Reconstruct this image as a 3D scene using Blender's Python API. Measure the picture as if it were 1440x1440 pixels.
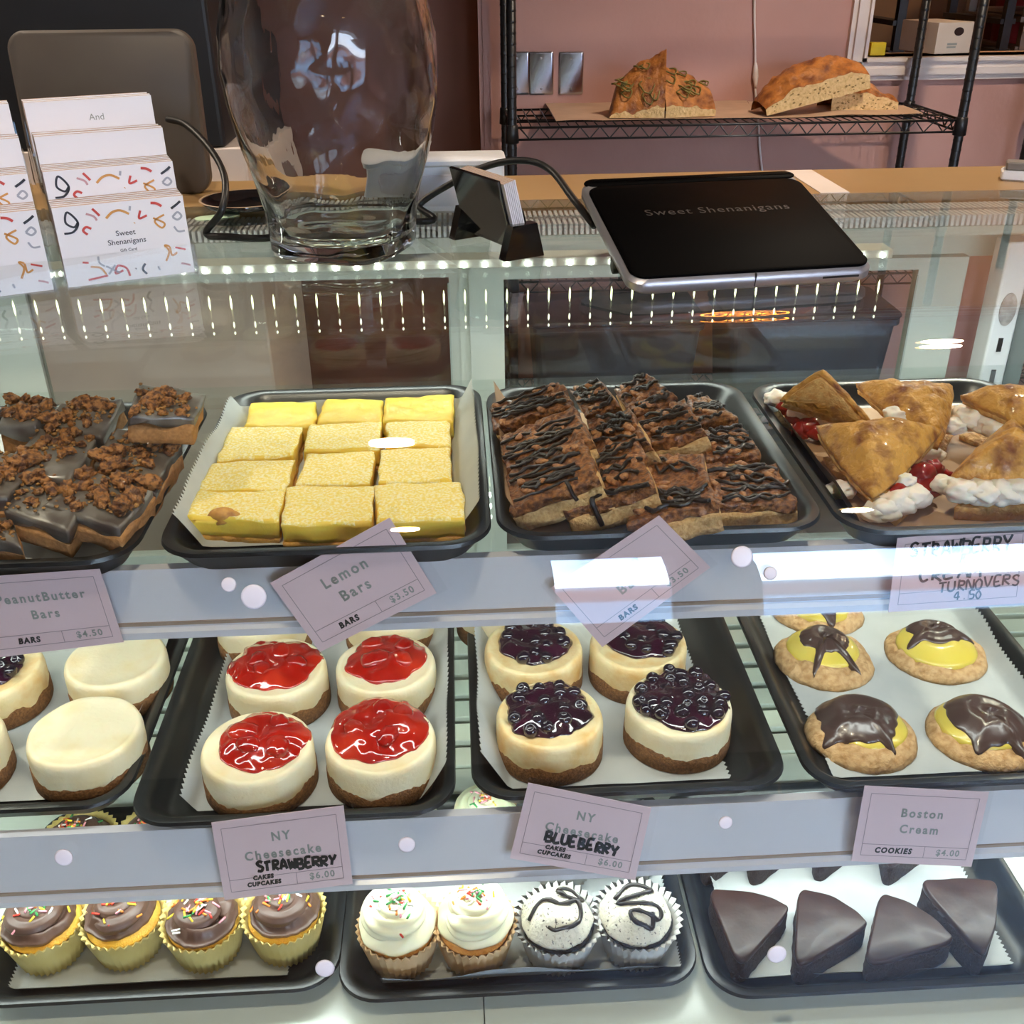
import bpy, bmesh, math, random
from mathutils import Vector, Matrix, noise, Euler
S = bpy.context.scene
COL = S.collection
for _o in list(bpy.data.objects): bpy.data.objects.remove(_o)
random.seed(7)
PI = math.pi
# ------------------------------------------------------------ camera, world, lights, exposure
CAMZ = 1.50
TH, PS, RO = math.radians(28.606), math.radians(2.901), math.radians(.571)
cf = Vector((math.sin(PS)*math.cos(TH), math.cos(PS)*math.cos(TH), -math.sin(TH)))
r0 = Vector((math.cos(PS), -math.sin(PS), 0)); u0 = r0.cross(cf)
cr = math.cos(RO)*r0 - math.sin(RO)*u0
cu = math.cos(RO)*u0 + math.sin(RO)*r0
cam = bpy.data.cameras.new('camera'); cam.sensor_width = 36; cam.lens = 36; cam.clip_start = .05; cam.clip_end = 200
camo = bpy.data.objects.new('camera', cam); COL.objects.link(camo)
camo.matrix_world = Matrix(((cr.x, cu.x, -cf.x, 0), (cr.y, cu.y, -cf.y, 0), (cr.z, cu.z, -cf.z, CAMZ), (0, 0, 0, 1)))
S.camera = camo
S.view_settings.view_transform = 'Standard'; S.view_settings.look = 'None'
S.view_settings.gamma = 1; S.view_settings.use_curve_mapping = False
S.view_settings.exposure = 0.0
S.cycles.transparent_max_bounces = 32
S.cycles.max_bounces = 14; S.cycles.transmission_bounces = 14; S.cycles.glossy_bounces = 6; S.cycles.diffuse_bounces = 4
S.cycles.caustics_reflective = False; S.cycles.caustics_refractive = False
S.cycles.sample_clamp_indirect = 4

W = bpy.data.worlds.new('sky'); S.world = W; W.use_nodes = True
nt = W.node_tree; nt.nodes.clear()
tc = nt.nodes.new('ShaderNodeTexCoord'); sp = nt.nodes.new('ShaderNodeSeparateXYZ'); rp = nt.nodes.new('ShaderNodeValToRGB')
bg = nt.nodes.new('ShaderNodeBackground'); wo = nt.nodes.new('ShaderNodeOutputWorld')
nt.links.new(tc.outputs['Generated'], sp.inputs[0]); nt.links.new(sp.outputs['Z'], rp.inputs[0])
rp.color_ramp.elements[0].position = 0.0; rp.color_ramp.elements[0].color = (.9, .93, 1, 1)
rp.color_ramp.elements[1].position = .45; rp.color_ramp.elements[1].color = (.25, .5, 1, 1)
nt.links.new(rp.outputs[0], bg.inputs[0]); bg.inputs[1].default_value = 21.0
nt.links.new(bg.outputs[0], wo.inputs[0])

def area(name, loc, rot, sx, sy, power, col, portal=False, spread=None):
    l = bpy.data.lights.new(name, 'AREA'); l.shape = 'RECTANGLE'; l.size = sx; l.size_y = sy; l.energy = power; l.color = col
    if portal: l.cycles.is_portal = True
    if spread: l.spread = spread
    o = bpy.data.objects.new(name, l); COL.objects.link(o); o.location = loc; o.rotation_euler = rot
    return o
LED = (.93, 1.0, .93)
area('case_light_top', (0, .997, 1.222), (math.radians(12), 0, 0), 1.5, .02, 3.6, LED)
area('case_light_upper_shelf', (0, .685, 1.082), (math.radians(28), 0, 0), 1.5, .015, 1.9, (.95, 1, .97))
area('case_light_lower_shelf', (0, .65, .852), (math.radians(4), 0, 0), 1.5, .015, 3.0, (.92, 1, .97))
area('daylight_opening_1', (.75, -3.98, 1.6), (-PI/2, 0, 0), .75, 2.0, 1, (1, 1, 1), True)
area('daylight_opening_2', (2.6, -3.98, 1.6), (-PI/2, 0, 0), 2.2, 2.0, 1, (1, 1, 1), True)
for i, (x, y, e) in enumerate(((-.16, .28, 60), (-.21, -1.68, 60), (1.23, 1.81, 105), (1.31, -1.54, 60), (-1.6, 1.81, 110))):
    l = bpy.data.lights.new('ceiling_lamp_light', 'SPOT'); l.energy = e; l.color = (1, .84, .66); l.spot_size = 2.3; l.spot_blend = .6; l.shadow_soft_size = .05
    o = bpy.data.objects.new('ceiling_lamp_light', l); COL.objects.link(o); o.location = (x, y, 2.70)

# ------------------------------------------------------------ helpers
def ray(x, y): return cf*1440 + cr*(x-720) + cu*(720-y)
CO = Vector((0, 0, CAMZ))
def P(x, y, z):
    d = ray(x, y); return CO + d*((z-CAMZ)/d.z)
def PY(x, y, Y):
    d = ray(x, y); return CO + d*(Y/d.y)
def lin(c):
    if isinstance(c, str):
        c = [int(c[i:i+2], 16)/255 for i in (0, 2, 4)]
    return tuple((v/12.92 if v <= .04045 else ((v+.055)/1.055)**2.4) for v in c) + (1,)
MATS = {}
def mat(name, c, rough=.5, c2=None, scale=40, bump=0, bscale=None, metal=0, spec=.5, sss=0, sssr=.01, coat=0, trans=0, thr=(.35, .65), emit=0, detail=4, coord='Object', alpha=1):
    if name in MATS: return MATS[name]
    m = bpy.data.materials.new(name); m.use_nodes = True; n = m.node_tree; b = n.nodes['Principled BSDF']
    b.inputs['Base Color'].default_value = lin(c); b.inputs['Roughness'].default_value = rough
    b.inputs['Metallic'].default_value = metal; b.inputs['Specular IOR Level'].default_value = spec
    b.inputs['Coat Weight'].default_value = coat; b.inputs['Coat Roughness'].default_value = .08
    b.inputs['Transmission Weight'].default_value = trans; b.inputs['Alpha'].default_value = alpha
    if sss:
        b.inputs['Subsurface Weight'].default_value = sss; b.inputs['Subsurface Radius'].default_value = (1, .6, .4); b.inputs['Subsurface Scale'].default_value = sssr
    if emit:
        b.inputs['Emission Color'].default_value = lin(c); b.inputs['Emission Strength'].default_value = emit
    if c2 or bump:
        t = n.nodes.new('ShaderNodeTexCoord')
    if c2:
        x = n.nodes.new('ShaderNodeTexNoise'); x.inputs['Scale'].default_value = scale; x.inputs['Detail'].default_value = detail
        r = n.nodes.new('ShaderNodeValToRGB'); r.color_ramp.elements[0].position, r.color_ramp.elements[1].position = thr
        r.color_ramp.elements[0].color = lin(c); r.color_ramp.elements[1].color = lin(c2)
        n.links.new(t.outputs[coord], x.inputs['Vector']); n.links.new(x.outputs[0], r.inputs[0]); n.links.new(r.outputs[0], b.inputs['Base Color'])
    if bump:
        x = n.nodes.new('ShaderNodeTexNoise'); x.inputs['Scale'].default_value = bscale or scale; x.inputs['Detail'].default_value = 5
        u = n.nodes.new('ShaderNodeBump'); u.inputs['Strength'].default_value = 1; u.inputs['Distance'].default_value = bump
        n.links.new(t.outputs[coord], x.inputs['Vector']); n.links.new(x.outputs[0], u.inputs['Height']); n.links.new(u.outputs[0], b.inputs['Normal'])
    MATS[name] = m; return m
def pane_mat(name, tint, ior=1.5, rough=0.0):
    if name in MATS: return MATS[name]
    m = bpy.data.materials.new(name); m.use_nodes = True; n = m.node_tree; n.nodes.clear()
    g = n.nodes.new('ShaderNodeNewGeometry'); ma = n.nodes.new('ShaderNodeMath'); ma.operation = 'MULTIPLY_ADD'
    ma.inputs[1].default_value = 1/ior-ior; ma.inputs[2].default_value = ior
    f = n.nodes.new('ShaderNodeFresnel'); tr = n.nodes.new('ShaderNodeBsdfTransparent'); gl = n.nodes.new('ShaderNodeBsdfGlossy')
    mx = n.nodes.new('ShaderNodeMixShader'); o = n.nodes.new('ShaderNodeOutputMaterial')
    tr.inputs[0].default_value = (*tint, 1); gl.inputs['Roughness'].default_value = rough; gl.inputs[0].default_value = (1, 1, 1, 1)
    n.links.new(g.outputs['Backfacing'], ma.inputs[0]); n.links.new(ma.outputs[0], f.inputs[0])
    n.links.new(f.outputs[0], mx.inputs[0]); n.links.new(tr.outputs[0], mx.inputs[1]); n.links.new(gl.outputs[0], mx.inputs[2]); n.links.new(mx.outputs[0], o.inputs[0])
    MATS[name] = m; return m
def emis(name, c, s):
    if name in MATS: return MATS[name]
    m = bpy.data.materials.new(name); m.use_nodes = True; n = m.node_tree; n.nodes.clear()
    e = n.nodes.new('ShaderNodeEmission'); o = n.nodes.new('ShaderNodeOutputMaterial'); e.inputs[0].default_value = (*c, 1); e.inputs[1].default_value = s
    n.links.new(e.outputs[0], o.inputs[0]); MATS[name] = m; return m

def tag(o, label=None, cat=None, group=None, kind=None):
    if label: o['label'] = label
    if cat: o['category'] = cat
    if group: o['group'] = group
    if kind: o['kind'] = kind
    return o
def thing(name, label, cat, loc=(0, 0, 0), rot=(0, 0, 0), group=None):
    o = bpy.data.objects.new(name, None); o.empty_display_size = .02; COL.objects.link(o); o.location = loc; o.rotation_euler = rot
    return tag(o, label, cat, group)
def dup(o, loc, rotz=None, label=None):
    r = o.copy(); COL.objects.link(r); r.location = loc
    if rotz is not None: r.rotation_euler = (o.rotation_euler.x, o.rotation_euler.y, rotz)
    if label: r['label'] = label
    for ch in list(o.children):
        c = ch.copy(); COL.objects.link(c); c.parent = r
        for g in list(ch.children):
            d = g.copy(); COL.objects.link(d); d.parent = c
    return r
class MB:
    def __init__(s): s.v = []; s.f = []; s.m = []
    def add(s, v, f, mi=0):
        k = len(s.v); s.v += [tuple(p) for p in v]; s.f += [tuple(i+k for i in q) for q in f]; s.m += [mi]*len(f); return s
    def box(s, a, b, mi=0, M=None):
        x0, y0, z0 = a; x1, y1, z1 = b
        v = [Vector(p) for p in ((x0, y0, z0), (x1, y0, z0), (x1, y1, z0), (x0, y1, z0), (x0, y0, z1), (x1, y0, z1), (x1, y1, z1), (x0, y1, z1))]
        if M: v = [M @ p for p in v]
        return s.add(v, [(3, 2, 1, 0), (4, 5, 6, 7), (0, 1, 5, 4), (1, 2, 6, 5), (2, 3, 7, 6), (3, 0, 4, 7)], mi)
    def bbox(s, a, b, r=.002, mi=0, M=None, n=3):       # box with rounded vertical edges and chamfered rims
        x0, y0, z0 = a; x1, y1, z1 = b; o = rr(x1-x0, y1-y0, max(r, .0005), n); cx, cy = (x0+x1)/2, (y0+y1)/2; c = min(r*.5, (z1-z0)*.3)
        w, d = x1-x0, y1-y0
        def ring(ins, z): return [(cx+x*(1-2*ins/w), cy+y*(1-2*ins/d), z) for x, y in o]
        return s.loft([ring(c, z0), ring(0, z0+c), ring(0, z1-c), ring(c, z1)], mi=mi, M=M)
    def loft(s, rings, close=True, caps=True, mi=0, M=None):
        n = len(rings[0]); v = [Vector(p) for r in rings for p in r]
        if M: v = [M @ p for p in v]
        f = []
        for i in range(len(rings)-1):
            for j in range(n if close else n-1):
                k = (j+1) % n; f.append((i*n+j, i*n+k, (i+1)*n+k, (i+1)*n+j))
        if caps: f.append(tuple(range(n-1, -1, -1))); f.append(tuple((len(rings)-1)*n+j for j in range(n)))
        return s.add(v, f, mi)
    def tube(s, pts, r, n=6, closed=False, mi=0, caps=True, flat=1.0):
        pts = [Vector(p) for p in pts]; L = len(pts); rings = []; prev = None
        for i, p in enumerate(pts):
            a = pts[i-1] if (i > 0 or closed) else p; b = pts[(i+1) % L] if (i < L-1 or closed) else p
            t = (b-a).normalized() if (b-a).length > 1e-9 else Vector((0, 0, 1))
            if prev is None:
                q = Vector((0, 0, 1)) if abs(t.z) < .9 else Vector((1, 0, 0)); e = t.cross(q).normalized()
            else: e = (prev - t*prev.dot(t)).normalized()
            prev = e; g = t.cross(e); rad = r[i] if isinstance(r, (list, tuple)) else r
            rings.append([p + (e*math.cos(2*PI*j/n) + g*flat*math.sin(2*PI*j/n))*rad for j in range(n)])
        if closed: rings.append(rings[0]); caps = False
        return s.loft(rings, caps=caps, mi=mi)
    def lathe(s, prof, n=32, mi=0, fn=None, caps=True, M=None):
        rings = []
        for r, z in prof:
            rings.append([(lambda a, k: (r*k*math.cos(a), r*k*math.sin(a), z))(2*PI*j/n, fn(2*PI*j/n, z) if fn else 1) for j in range(n)])
        return s.loft(rings, caps=caps, mi=mi, M=M)
    def build(s, name, mats, parent=None, smooth=True, loc=None, off=None, angle=None):
        me = bpy.data.meshes.new(name); v = s.v
        if off is not None: v = [(p[0]-off[0], p[1]-off[1], p[2]-off[2]) for p in v]
        me.from_pydata(v, [], s.f)
        for m in (mats if isinstance(mats, (list, tuple)) else [mats]): me.materials.append(m)
        if any(s.m): me.polygons.foreach_set('material_index', s.m)
        if smooth: me.polygons.foreach_set('use_smooth', [True]*len(me.polygons))
        me.update()
        if angle: me.set_sharp_from_angle(angle=math.radians(angle))
        o = bpy.data.objects.new(name, me); COL.objects.link(o)
        if parent: o.parent = parent
        if loc is not None: o.location = loc
        return o
def rr(w, d, r, n=4):
    o = []
    for cx, cy, a0 in ((w/2-r, d/2-r, 0), (-w/2+r, d/2-r, 90), (-w/2+r, -d/2+r, 180), (w/2-r, -d/2+r, 270)):
        for i in range(n+1):
            a = math.radians(a0+90*i/n); o.append((cx+r*math.cos(a), cy+r*math.sin(a)))
    return o
def nz(p, s, seed=0): return noise.noise(Vector(p)*s + Vector((seed*7.3, seed*3.1, seed*1.7)))
def nzs(p, s, seed=0): return noise.fractal(Vector(p)*s + Vector((seed*7.3, seed*3.1, seed*1.7)), .8, 2.2, 4)
def polar(rf, zf, nr=14, na=48, zb=None, thick=None):
    """domed blob: rf(a) outline radius, zf(x,y,t,a) height; closed at zb (flat) or under-surface by thick"""
    v = [(0, 0, zf(0, 0, 0, 0))]; f = []
    for i in range(1, nr+1):
        t = i/nr
        for j in range(na):
            a = 2*PI*j/na; r = rf(a)*t; x, y = r*math.cos(a), r*math.sin(a); v.append((x, y, zf(x, y, t, a)))
    for j in range(na): f.append((0, 1+j, 1+(j+1) % na))
    for i in range(nr-1):
        for j in range(na):
            k = (j+1) % na; f.append((1+i*na+j, 1+(i+1)*na+j, 1+(i+1)*na+k, 1+i*na+k))
    b = len(v); o = 1+(nr-1)*na
    if zb is None:
        n0 = len(v)
        inner = [(x, y, z-thick) for x, y, z in v]
        v += [inner[0]] + [(x*.97, y*.97, z) for x, y, z in inner[o:o+na]]
    else:
        v += [(0, 0, zb)] + [(x*.985, y*.985, zb) for x, y, z in v[o:o+na]]
    for j in range(na):
        k = (j+1) % na; f.append((o+j, b+1+j, b+1+k, o+k)); f.append((b, b+1+k, b+1+j))
    return v, f
def lump(r, seed, sub=2, sq=(1, 1, 1), amp=.35, fs=None):
    bm = bmesh.new(); bmesh.ops.create_icosphere(bm, subdivisions=sub, radius=1)
    v = []
    for q in bm.verts:
        k = 1+amp*nz(q.co, fs or 1.6, seed)+amp*.4*nz(q.co, 4.5, seed+3); v.append((q.co.x*k*r*sq[0], q.co.y*k*r*sq[1], q.co.z*k*r*sq[2]))
    f = [tuple(w.index for w in p.verts) for p in bm.faces]; bm.free(); return v, f
def shift(vf, d, M=None): return [(M @ Vector(p) if M else Vector(p))+Vector(d) for p in vf[0]], vf[1]
# --- flat print helpers (2D shapes mapped onto a card)
def text2d(s, size, cx, cy, sp=1.0, bold=0, shear=0):
    c = bpy.data.curves.new('t', 'FONT'); c.body = s; c.size = size; c.space_character = sp; c.align_x = 'CENTER'; c.align_y = 'CENTER'; c.offset = bold; c.shear = shear; c.resolution_u = 3
    o = bpy.data.objects.new('t', c); COL.objects.link(o)
    dg = bpy.context.evaluated_depsgraph_get(); me = bpy.data.meshes.new_from_object(o.evaluated_get(dg))
    v = [(p.co.x+cx, p.co.y+cy) for p in me.vertices]; f = [tuple(p.vertices) for p in me.polygons]
    bpy.data.objects.remove(o); bpy.data.curves.remove(c); bpy.data.meshes.remove(me); return v, f
def ribbon(pts, w):
    v = []; f = []; L = len(pts)
    for i, (x, y) in enumerate(pts):
        a = pts[max(0, i-1)]; b = pts[min(L-1, i+1)]; dx, dy = b[0]-a[0], b[1]-a[1]; l = math.hypot(dx, dy) or 1
        v += [(x-dy/l*w/2, y+dx/l*w/2), (x+dy/l*w/2, y-dx/l*w/2)]
    for i in range(L-1): f.append((2*i, 2*i+1, 2*i+3, 2*i+2))
    return v, f
def smooth2(pts, n=6):
    out = []; L = len(pts)
    for i in range(L-1):
        p0, p1, p2, p3 = pts[max(0, i-1)], pts[i], pts[i+1], pts[min(L-1, i+2)]
        for k in range(n):
            t = k/n
            out.append(tuple(.5*((2*p1[d])+(-p0[d]+p2[d])*t+(2*p0[d]-5*p1[d]+4*p2[d]-p3[d])*t*t+(-p0[d]+3*p1[d]-3*p2[d]+p3[d])*t**3) for d in range(len(p1))))
    out.append(tuple(pts[-1])); return out
STROKE = {'S': [[(.9, .85), (.5, 1), (.1, .8), (.4, .55), (.85, .35), (.6, .02), (.05, .1)]], 'T': [[(0, .95), (1, 1)], [(.5, 1), (.45, 0)]], 'R': [[(.1, 0), (.15, 1)], [(.1, .95), (.8, .9), (.75, .55), (.15, .5), (.9, 0)]],
 'A': [[(0, 0), (.5, 1), (.95, 0)], [(.2, .4), (.8, .4)]], 'W': [[(0, 1), (.25, 0), (.5, .7), (.75, 0), (1, 1)]], 'B': [[(.1, 0), (.15, 1)], [(.05, .95), (.75, .9), (.6, .55), (.15, .5), (.85, .4), (.8, .05), (.05, 0)]],
 'E': [[(.9, 1), (.15, .95), (.1, 0), (.9, .05)], [(.1, .5), (.7, .55)]], 'Y': [[(0, 1), (.5, .5), (1, 1)], [(.55, .5), (.4, 0)]], 'L': [[(.2, 1), (.1, 0), (.9, .05)]], 'U': [[(.1, 1), (.1, .2), (.5, 0), (.9, .25), (.9, 1)]],
 'C': [[(.9, .85), (.5, 1), (.1, .5), (.4, 0), (.9, .15)]], 'M': [[(0, 0), (.15, 1), (.5, .4), (.85, 1), (1, 0)]], 'O': [[(.5, 1), (.1, .6), (.3, 0), (.8, .1), (.9, .7), (.5, 1)]], 'N': [[(.05, 0), (.1, 1), (.85, 0), (.95, 1)]],
 'V': [[(0, 1), (.5, 0), (1, 1)]], '&': [[(.9, 0), (.25, .75), (.5, 1), (.7, .75), (.1, .3), (.4, 0), (.9, .45)]], '4': [[(.6, 0), (.6, 1), (.05, .35), (.95, .35)]], '5': [[(.9, 1), (.2, 1), (.2, .55), (.8, .5), (.7, .05), (.1, 0)]], '0': [[(.5, 1), (.1, .5), (.5, 0), (.9, .5), (.5, 1)]], '.': [[(.4, .05), (.55, .05)]], '9': [[(.8, .7), (.4, .5), (.2, .8), (.6, 1), (.8, .7), (.7, 0)]]}
def hand(s, x, y, w, h, sw, slope=0, seed=0):
    R = random.Random(seed); out = []
    for i, ch in enumerate(s):
        for st in STROKE.get(ch, []):
            jx, jy = R.uniform(-.08, .08), R.uniform(-.1, .1)
            out.append(ribbon(smooth2([(x+(i+(px*.85+jx))*w, y+slope*i*w+(py+jy)*h) for px, py in st], 4), sw))
    return out
# ------------------------------------------------------------ the room
PINK = mat('pink_paint', 'c2968b', .6, c2='ba8d82', scale=2.5, bump=.0006, bscale=60)
PINKSH = mat('pink_paint_shaded', '9c6a58', .6, c2='94634f', scale=2.5)  # same pink wall paint with the alcove's shade mixed into the colour
WHITEP = mat('white_paint', 'e6dad2', .45, c2='ded2ca', scale=9)
PLASTER = mat('plaster', 'cfc4bc', .8, c2='c6bbb2', scale=3)
FLOOR = mat('floor_tile', '6d5a4c', .45, c2='57463b', scale=5)
BLACKP = mat('black_plastic', '101112', .42, c2='17181a', scale=12)
def struct(name, mb, m, **k): return tag(mb.build(name, m, smooth=False, **k), kind='structure')
struct('floor', MB().box((-4, -4.2, -.1), (4.6, 5.6, 0)), FLOOR)
struct('ceiling', MB().box((-4, -4.2, 2.75), (4.6, 5.6, 2.9)), PLASTER)
struct('wall_left', MB().box((-4.1, -4.2, 0), (-4, 5.6, 2.75)), PLASTER)
struct('wall_right', MB().box((4.6, -4.2, 0), (4.7, 5.6, 2.75)), PINK)
ic = PY(1213, 81, 3.3); oc = PY(1184, 113, 3.3)          # inner and outer lower left corner of the pass-through frame
wb = MB(); X0 = .088; ox1, oz1 = 3.1, 2.2
wb.box((X0, 3.3, 0), (4.6, 3.42, ic.z)); wb.box((X0, 3.3, ic.z), (ic.x, 3.42, oz1)); wb.box((ox1, 3.3, ic.z), (4.6, 3.42, oz1)); wb.box((X0, 3.3, oz1), (4.6, 3.42, 2.75))
struct('wall_back', wb, PINK)
struct('wall_alcove', MB().box((-4, 3.62, 0), (X0, 3.72, 2.75)), PINKSH)
struct('trim_1', MB().box((X0-.006, 3.285, 0), (X0+.028, 3.3, 2.75)).box((X0+.006, 3.276, 0), (X0+.02, 3.285, 2.75)), PINK)
wf = MB(); fw, fh = ic.x-oc.x, ic.z-oc.z                # moulded white frame: three stepped bands
for k, (ins, dp) in enumerate(((0, .018), (.25, .030), (.55, .024), (.85, .036))):
    a, b = oc.x+fw*ins, oc.z+fh*ins; c, d = ox1+fw*(1-ins), oz1+fh*(1-ins); y = 3.3-dp; e = .3 if k < 3 else .17
    wf.box((a, y, b), (c, 3.3, b+fh*e)).box((a, y, d-fh*e), (c, 3.3, d)).box((a, y, b), (a+fw*e, 3.3, d)).box((c-fw*e, y, b), (c, 3.3, d))
struct('window_1', wf, WHITEP)
struct('trim_2', MB().box((ic.x, 3.3, ic.z-.01), (ox1, 3.46, ic.z)), mat('sill_wood', 'c9a682', .5))
# kitchen behind the pass-through
KW = mat('kitchen_wall', '7c5f45', .7, c2='6f5540', scale=3)
struct('wall_kitchen', MB().box((X0, 5.4, 0), (4.6, 5.5, 2.75)).box((X0, 3.72, 0), (X0+.1, 5.4, 2.75)).box((1.62, 4.9, 0), (1.72, 5.4, 2.75)), KW)
# front wall with shop windows behind the camera
wfr = MB(); ops = ((.4, 1.12), (1.5, 3.7)); z0, z1 = .68, 2.62
wfr.box((-4, -4.2, 0), (4.6, -4, z0)); wfr.box((-4, -4.2, z1), (4.6, -4, 2.75)); xs = [-4, ops[0][0], ops[0][1], ops[1][0], ops[1][1], 4.6]
for a, b in ((0, 1), (2, 3), (4, 5)): wfr.box((xs[a], -4.2, z0), (xs[b], -4, z1))
struct('wall_front', wfr, PLASTER)
SHOPGL = pane_mat('shop_window_glass', (.97, .98, .97))
for k, (a, b) in enumerate(ops):
    m = MB()
    for p, q in (((a, -4.1, z0), (b, -4.04, z0+.05)), ((a, -4.1, z1-.05), (b, -4.04, z1)), ((a, -4.1, z0), (a+.05, -4.04, z1)), ((b-.05, -4.1, z0), (b, -4.04, z1))): m.box(p, q)
    w = struct('window_%d' % (k+2), m, WHITEP)
    MB().box((a+.05, -4.075, z0+.05), (b-.05, -4.069, z1-.05)).build('pane', SHOPGL, w, smooth=False)
# street outside
struct('ground', MB().box((-40, -60, -.3), (40, -4.2, -.15)), mat('pavement', 'b9b3aa', .9, c2='a8a199', scale=2))
bl = thing('brick_building', 'brick-red building across the street seen through the shop window', 'building', (2, -32, -.15))
MB().box((-26, -4, 0), (26, 4, 3.1)).build('wall', mat('far_brick', 'a8705c', .9, c2='96604f', scale=1.5), bl, smooth=False)
MB().box((-26.3, 4, 2.5), (26.3, 4.5, 3.3)).build('fascia', mat('far_fascia', 'e2ddd6', .8), bl, smooth=False)
# ceiling lamps (recessed, warm)
WARM = emis('warm_lamp', (1, .60, .22), 16); MET = mat('brushed_steel', 'b8b8ba', .35, metal=1)
lampw = ('nearest the gift card rack', 'nearest the shop windows on the left', 'above the wire rack', 'nearest the shop windows on the right', 'above the black cabinet')
for i, (x, y) in enumerate(((-.16, .28), (-.21, -1.68), (1.23, 1.81), (1.31, -1.54), (-1.6, 1.81))):
    t = thing('ceiling_lamp', 'round warm recessed ceiling lamp '+lampw[i], 'lamp', (x, y, 2.75), group='recessed ceiling lamps')
    MB().lathe([(.052, -.004), (.07, -.004), (.07, 0), (.052, 0)], 32, caps=False).build('rim', WHITEP, t)
    MB().lathe([(.0001, -.003), (.05, -.003), (.05, -.001), (.0001, -.001)], 32).build('bulb', WARM, t)
kl = bpy.data.lights.new('kitchen_fill_light', 'POINT'); kl.energy = 90; kl.color = (1, .72, .42); kl.shadow_soft_size = .1  # fill light added out of view to brighten the kitchen
ko = bpy.data.objects.new('kitchen_fill_light', kl); COL.objects.link(ko); ko.location = (3.7, 4.3, 2.6)

# ------------------------------------------------------------ the display case
GL = pane_mat('case_glass', (.965, .985, .972)); SHG = pane_mat('shelf_glass', (.95, .978, .966)); DRG = pane_mat('door_glass', (.93, .95, .94))
CW = mat('case_white', 'c9cdc5', .3, c2='c2c7be', scale=4); CG = mat('case_grey_white', 'babfb8', .35); RAILM = mat('price_rail', 'd9d8de', .25, c2='d2d1d8', scale=3, spec=.6)
DECK = mat('deck_white', 'dbe3da', .25); TAN = mat('tan_laminate', 'a98a60', .35, c2='9f7f55', scale=6); DARK = mat('dark_slot', '14161a', .5)
CX0, CX1 = -.82, .80; GZ = 1.244; YC, ZC, GR = .793, 1.044, .2
case = thing('display_case', 'curved glass bakery display case with two glass shelves and white deck', 'display case', (0, .9, 0))
OFF = (0, .9, 0)
def part(mb, name, m, parent=None, smooth=False, angle=None): return mb.build(name, m, parent or case, smooth=smooth, off=OFF, angle=angle)
def prof(th):
    p = [(1.236, GZ-th), (1.0, GZ-th), (YC+.0015, GZ-th), (YC, GZ-th)]
    for i in range(1, 49):
        a = math.radians(90-75*i/48); p.append((YC-(GR-th)*math.cos(a), ZC+(GR-th)*math.sin(a)))
    y, z = p[-1]; p.append((y-(z-.9)*math.tan(math.radians(15)), .9)); p.append((y-(z-.70)*math.tan(math.radians(15)), .70)); return p
po, pi_ = prof(0), prof(.005); ring = [(y, z) for y, z in po]+[(y, z) for y, z in reversed(pi_)]
m = MB(); m.loft([[(x, y, z) for y, z in ring] for x in (CX0, CX1)], caps=False)
n = len(po)
for k, x in enumerate((CX0, CX1)):
    b = k*2*n
    for i in range(n-1): m.f.append((b+i, b+i+1, b+2*n-2-i, b+2*n-1-i) if k else (b+2*n-1-i, b+2*n-2-i, b+i+1, b+i)); m.m.append(0)
part(m, 'curved_glass', GL, smooth=True, angle=35)
part(MB().box((CX0, .47, 0), (CX1, 1.30, .70)), 'base_cabinet', CW)
part(MB().box((CX0+.01, .50, .70), (-.0, .855, .714)).box((.001, .50, .70), (CX1-.01, .855, .714)), 'deck', DECK)
part(MB().box((CX0+.01, .855, .70), (CX1-.01, 1.20, .702)), 'deck_well', mat('well_grey', '59666a', .5))
sl = None
for k in range(8):
    if sl is None:
        sl = part(MB().bbox((CX0+.015, .86, .704), (CX1-.015, .89, .714), .002), 'deck_slat', DECK)
    else:
        c = sl.copy(); COL.objects.link(c); c.location.y = .041*k
# shelves with their price rails
def shelf(z, y0, y1, ry, rz0, rz1, lean, nm):
    s = part(MB().box((CX0+.012, y0, z-.007), (CX1-.012, y1, z)), 'glass_shelf', SHG)
    m = MB(); t = .008; L = lean
    pr = [(ry+L, rz1), (ry+L+t, rz1), (ry+t+.002, rz0+.004), (ry+.006, rz0-.004), (ry-.004, rz0-.004), (ry-.004, rz0+.002), (ry, rz0+.004)]
    m.loft([[(x, y, zz) for y, zz in pr] for x in (CX0+.012, CX1-.012)]); part(m, 'price_rail', RAILM, s)
    part(MB().box((CX0+.012, ry-.0008, rz0+.006), (CX1-.012, ry+.001, rz0+.009)), 'rail_lip', mat('rail_lip_tan', 'a08c7c', .4), s)
    return s
shelf(1.10, .664, 1.03, .655, 1.049, 1.102, .004, 'upper')
shelf(.878, .620, 1.02, .612, .816, .882, .005, 'lower')
# rear: ledge, ribbed track, header, doors, pilasters
led = part(MB().box((CX0, 1.238, 1.205), (1.15, 1.39, GZ)), 'rear_ledge', TAN)
a, b = P(1160, 276, GZ), P(1186, 251, GZ)
part(MB().box((a.x, 1.2385, GZ), (a.x+.035, 1.385, GZ+.001)), 'white_edge_strip', WHITEP, led)
WPL = mat('white_plastic', 'e4e6ea', .3)
tr = part(MB().box((CX0+.02, 1.16, 1.210), (CX1, 1.236, 1.220)), 'door_track', CG)
m = MB()
for row, (y0, y1) in enumerate(((1.164, 1.192), (1.202, 1.233))):
    x = CX0+.03
    while x < CX1-.01: m.box((x, y0, 1.220), (x+.0035, y1, 1.232)); x += .0062
tag(part(m, 'track_ribs', WPL, tr), kind='stuff')
part(MB().box((CX0+.02, 1.192, 1.220), (CX1, 1.202, 1.228)), 'track_groove', DARK, tr)
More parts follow.
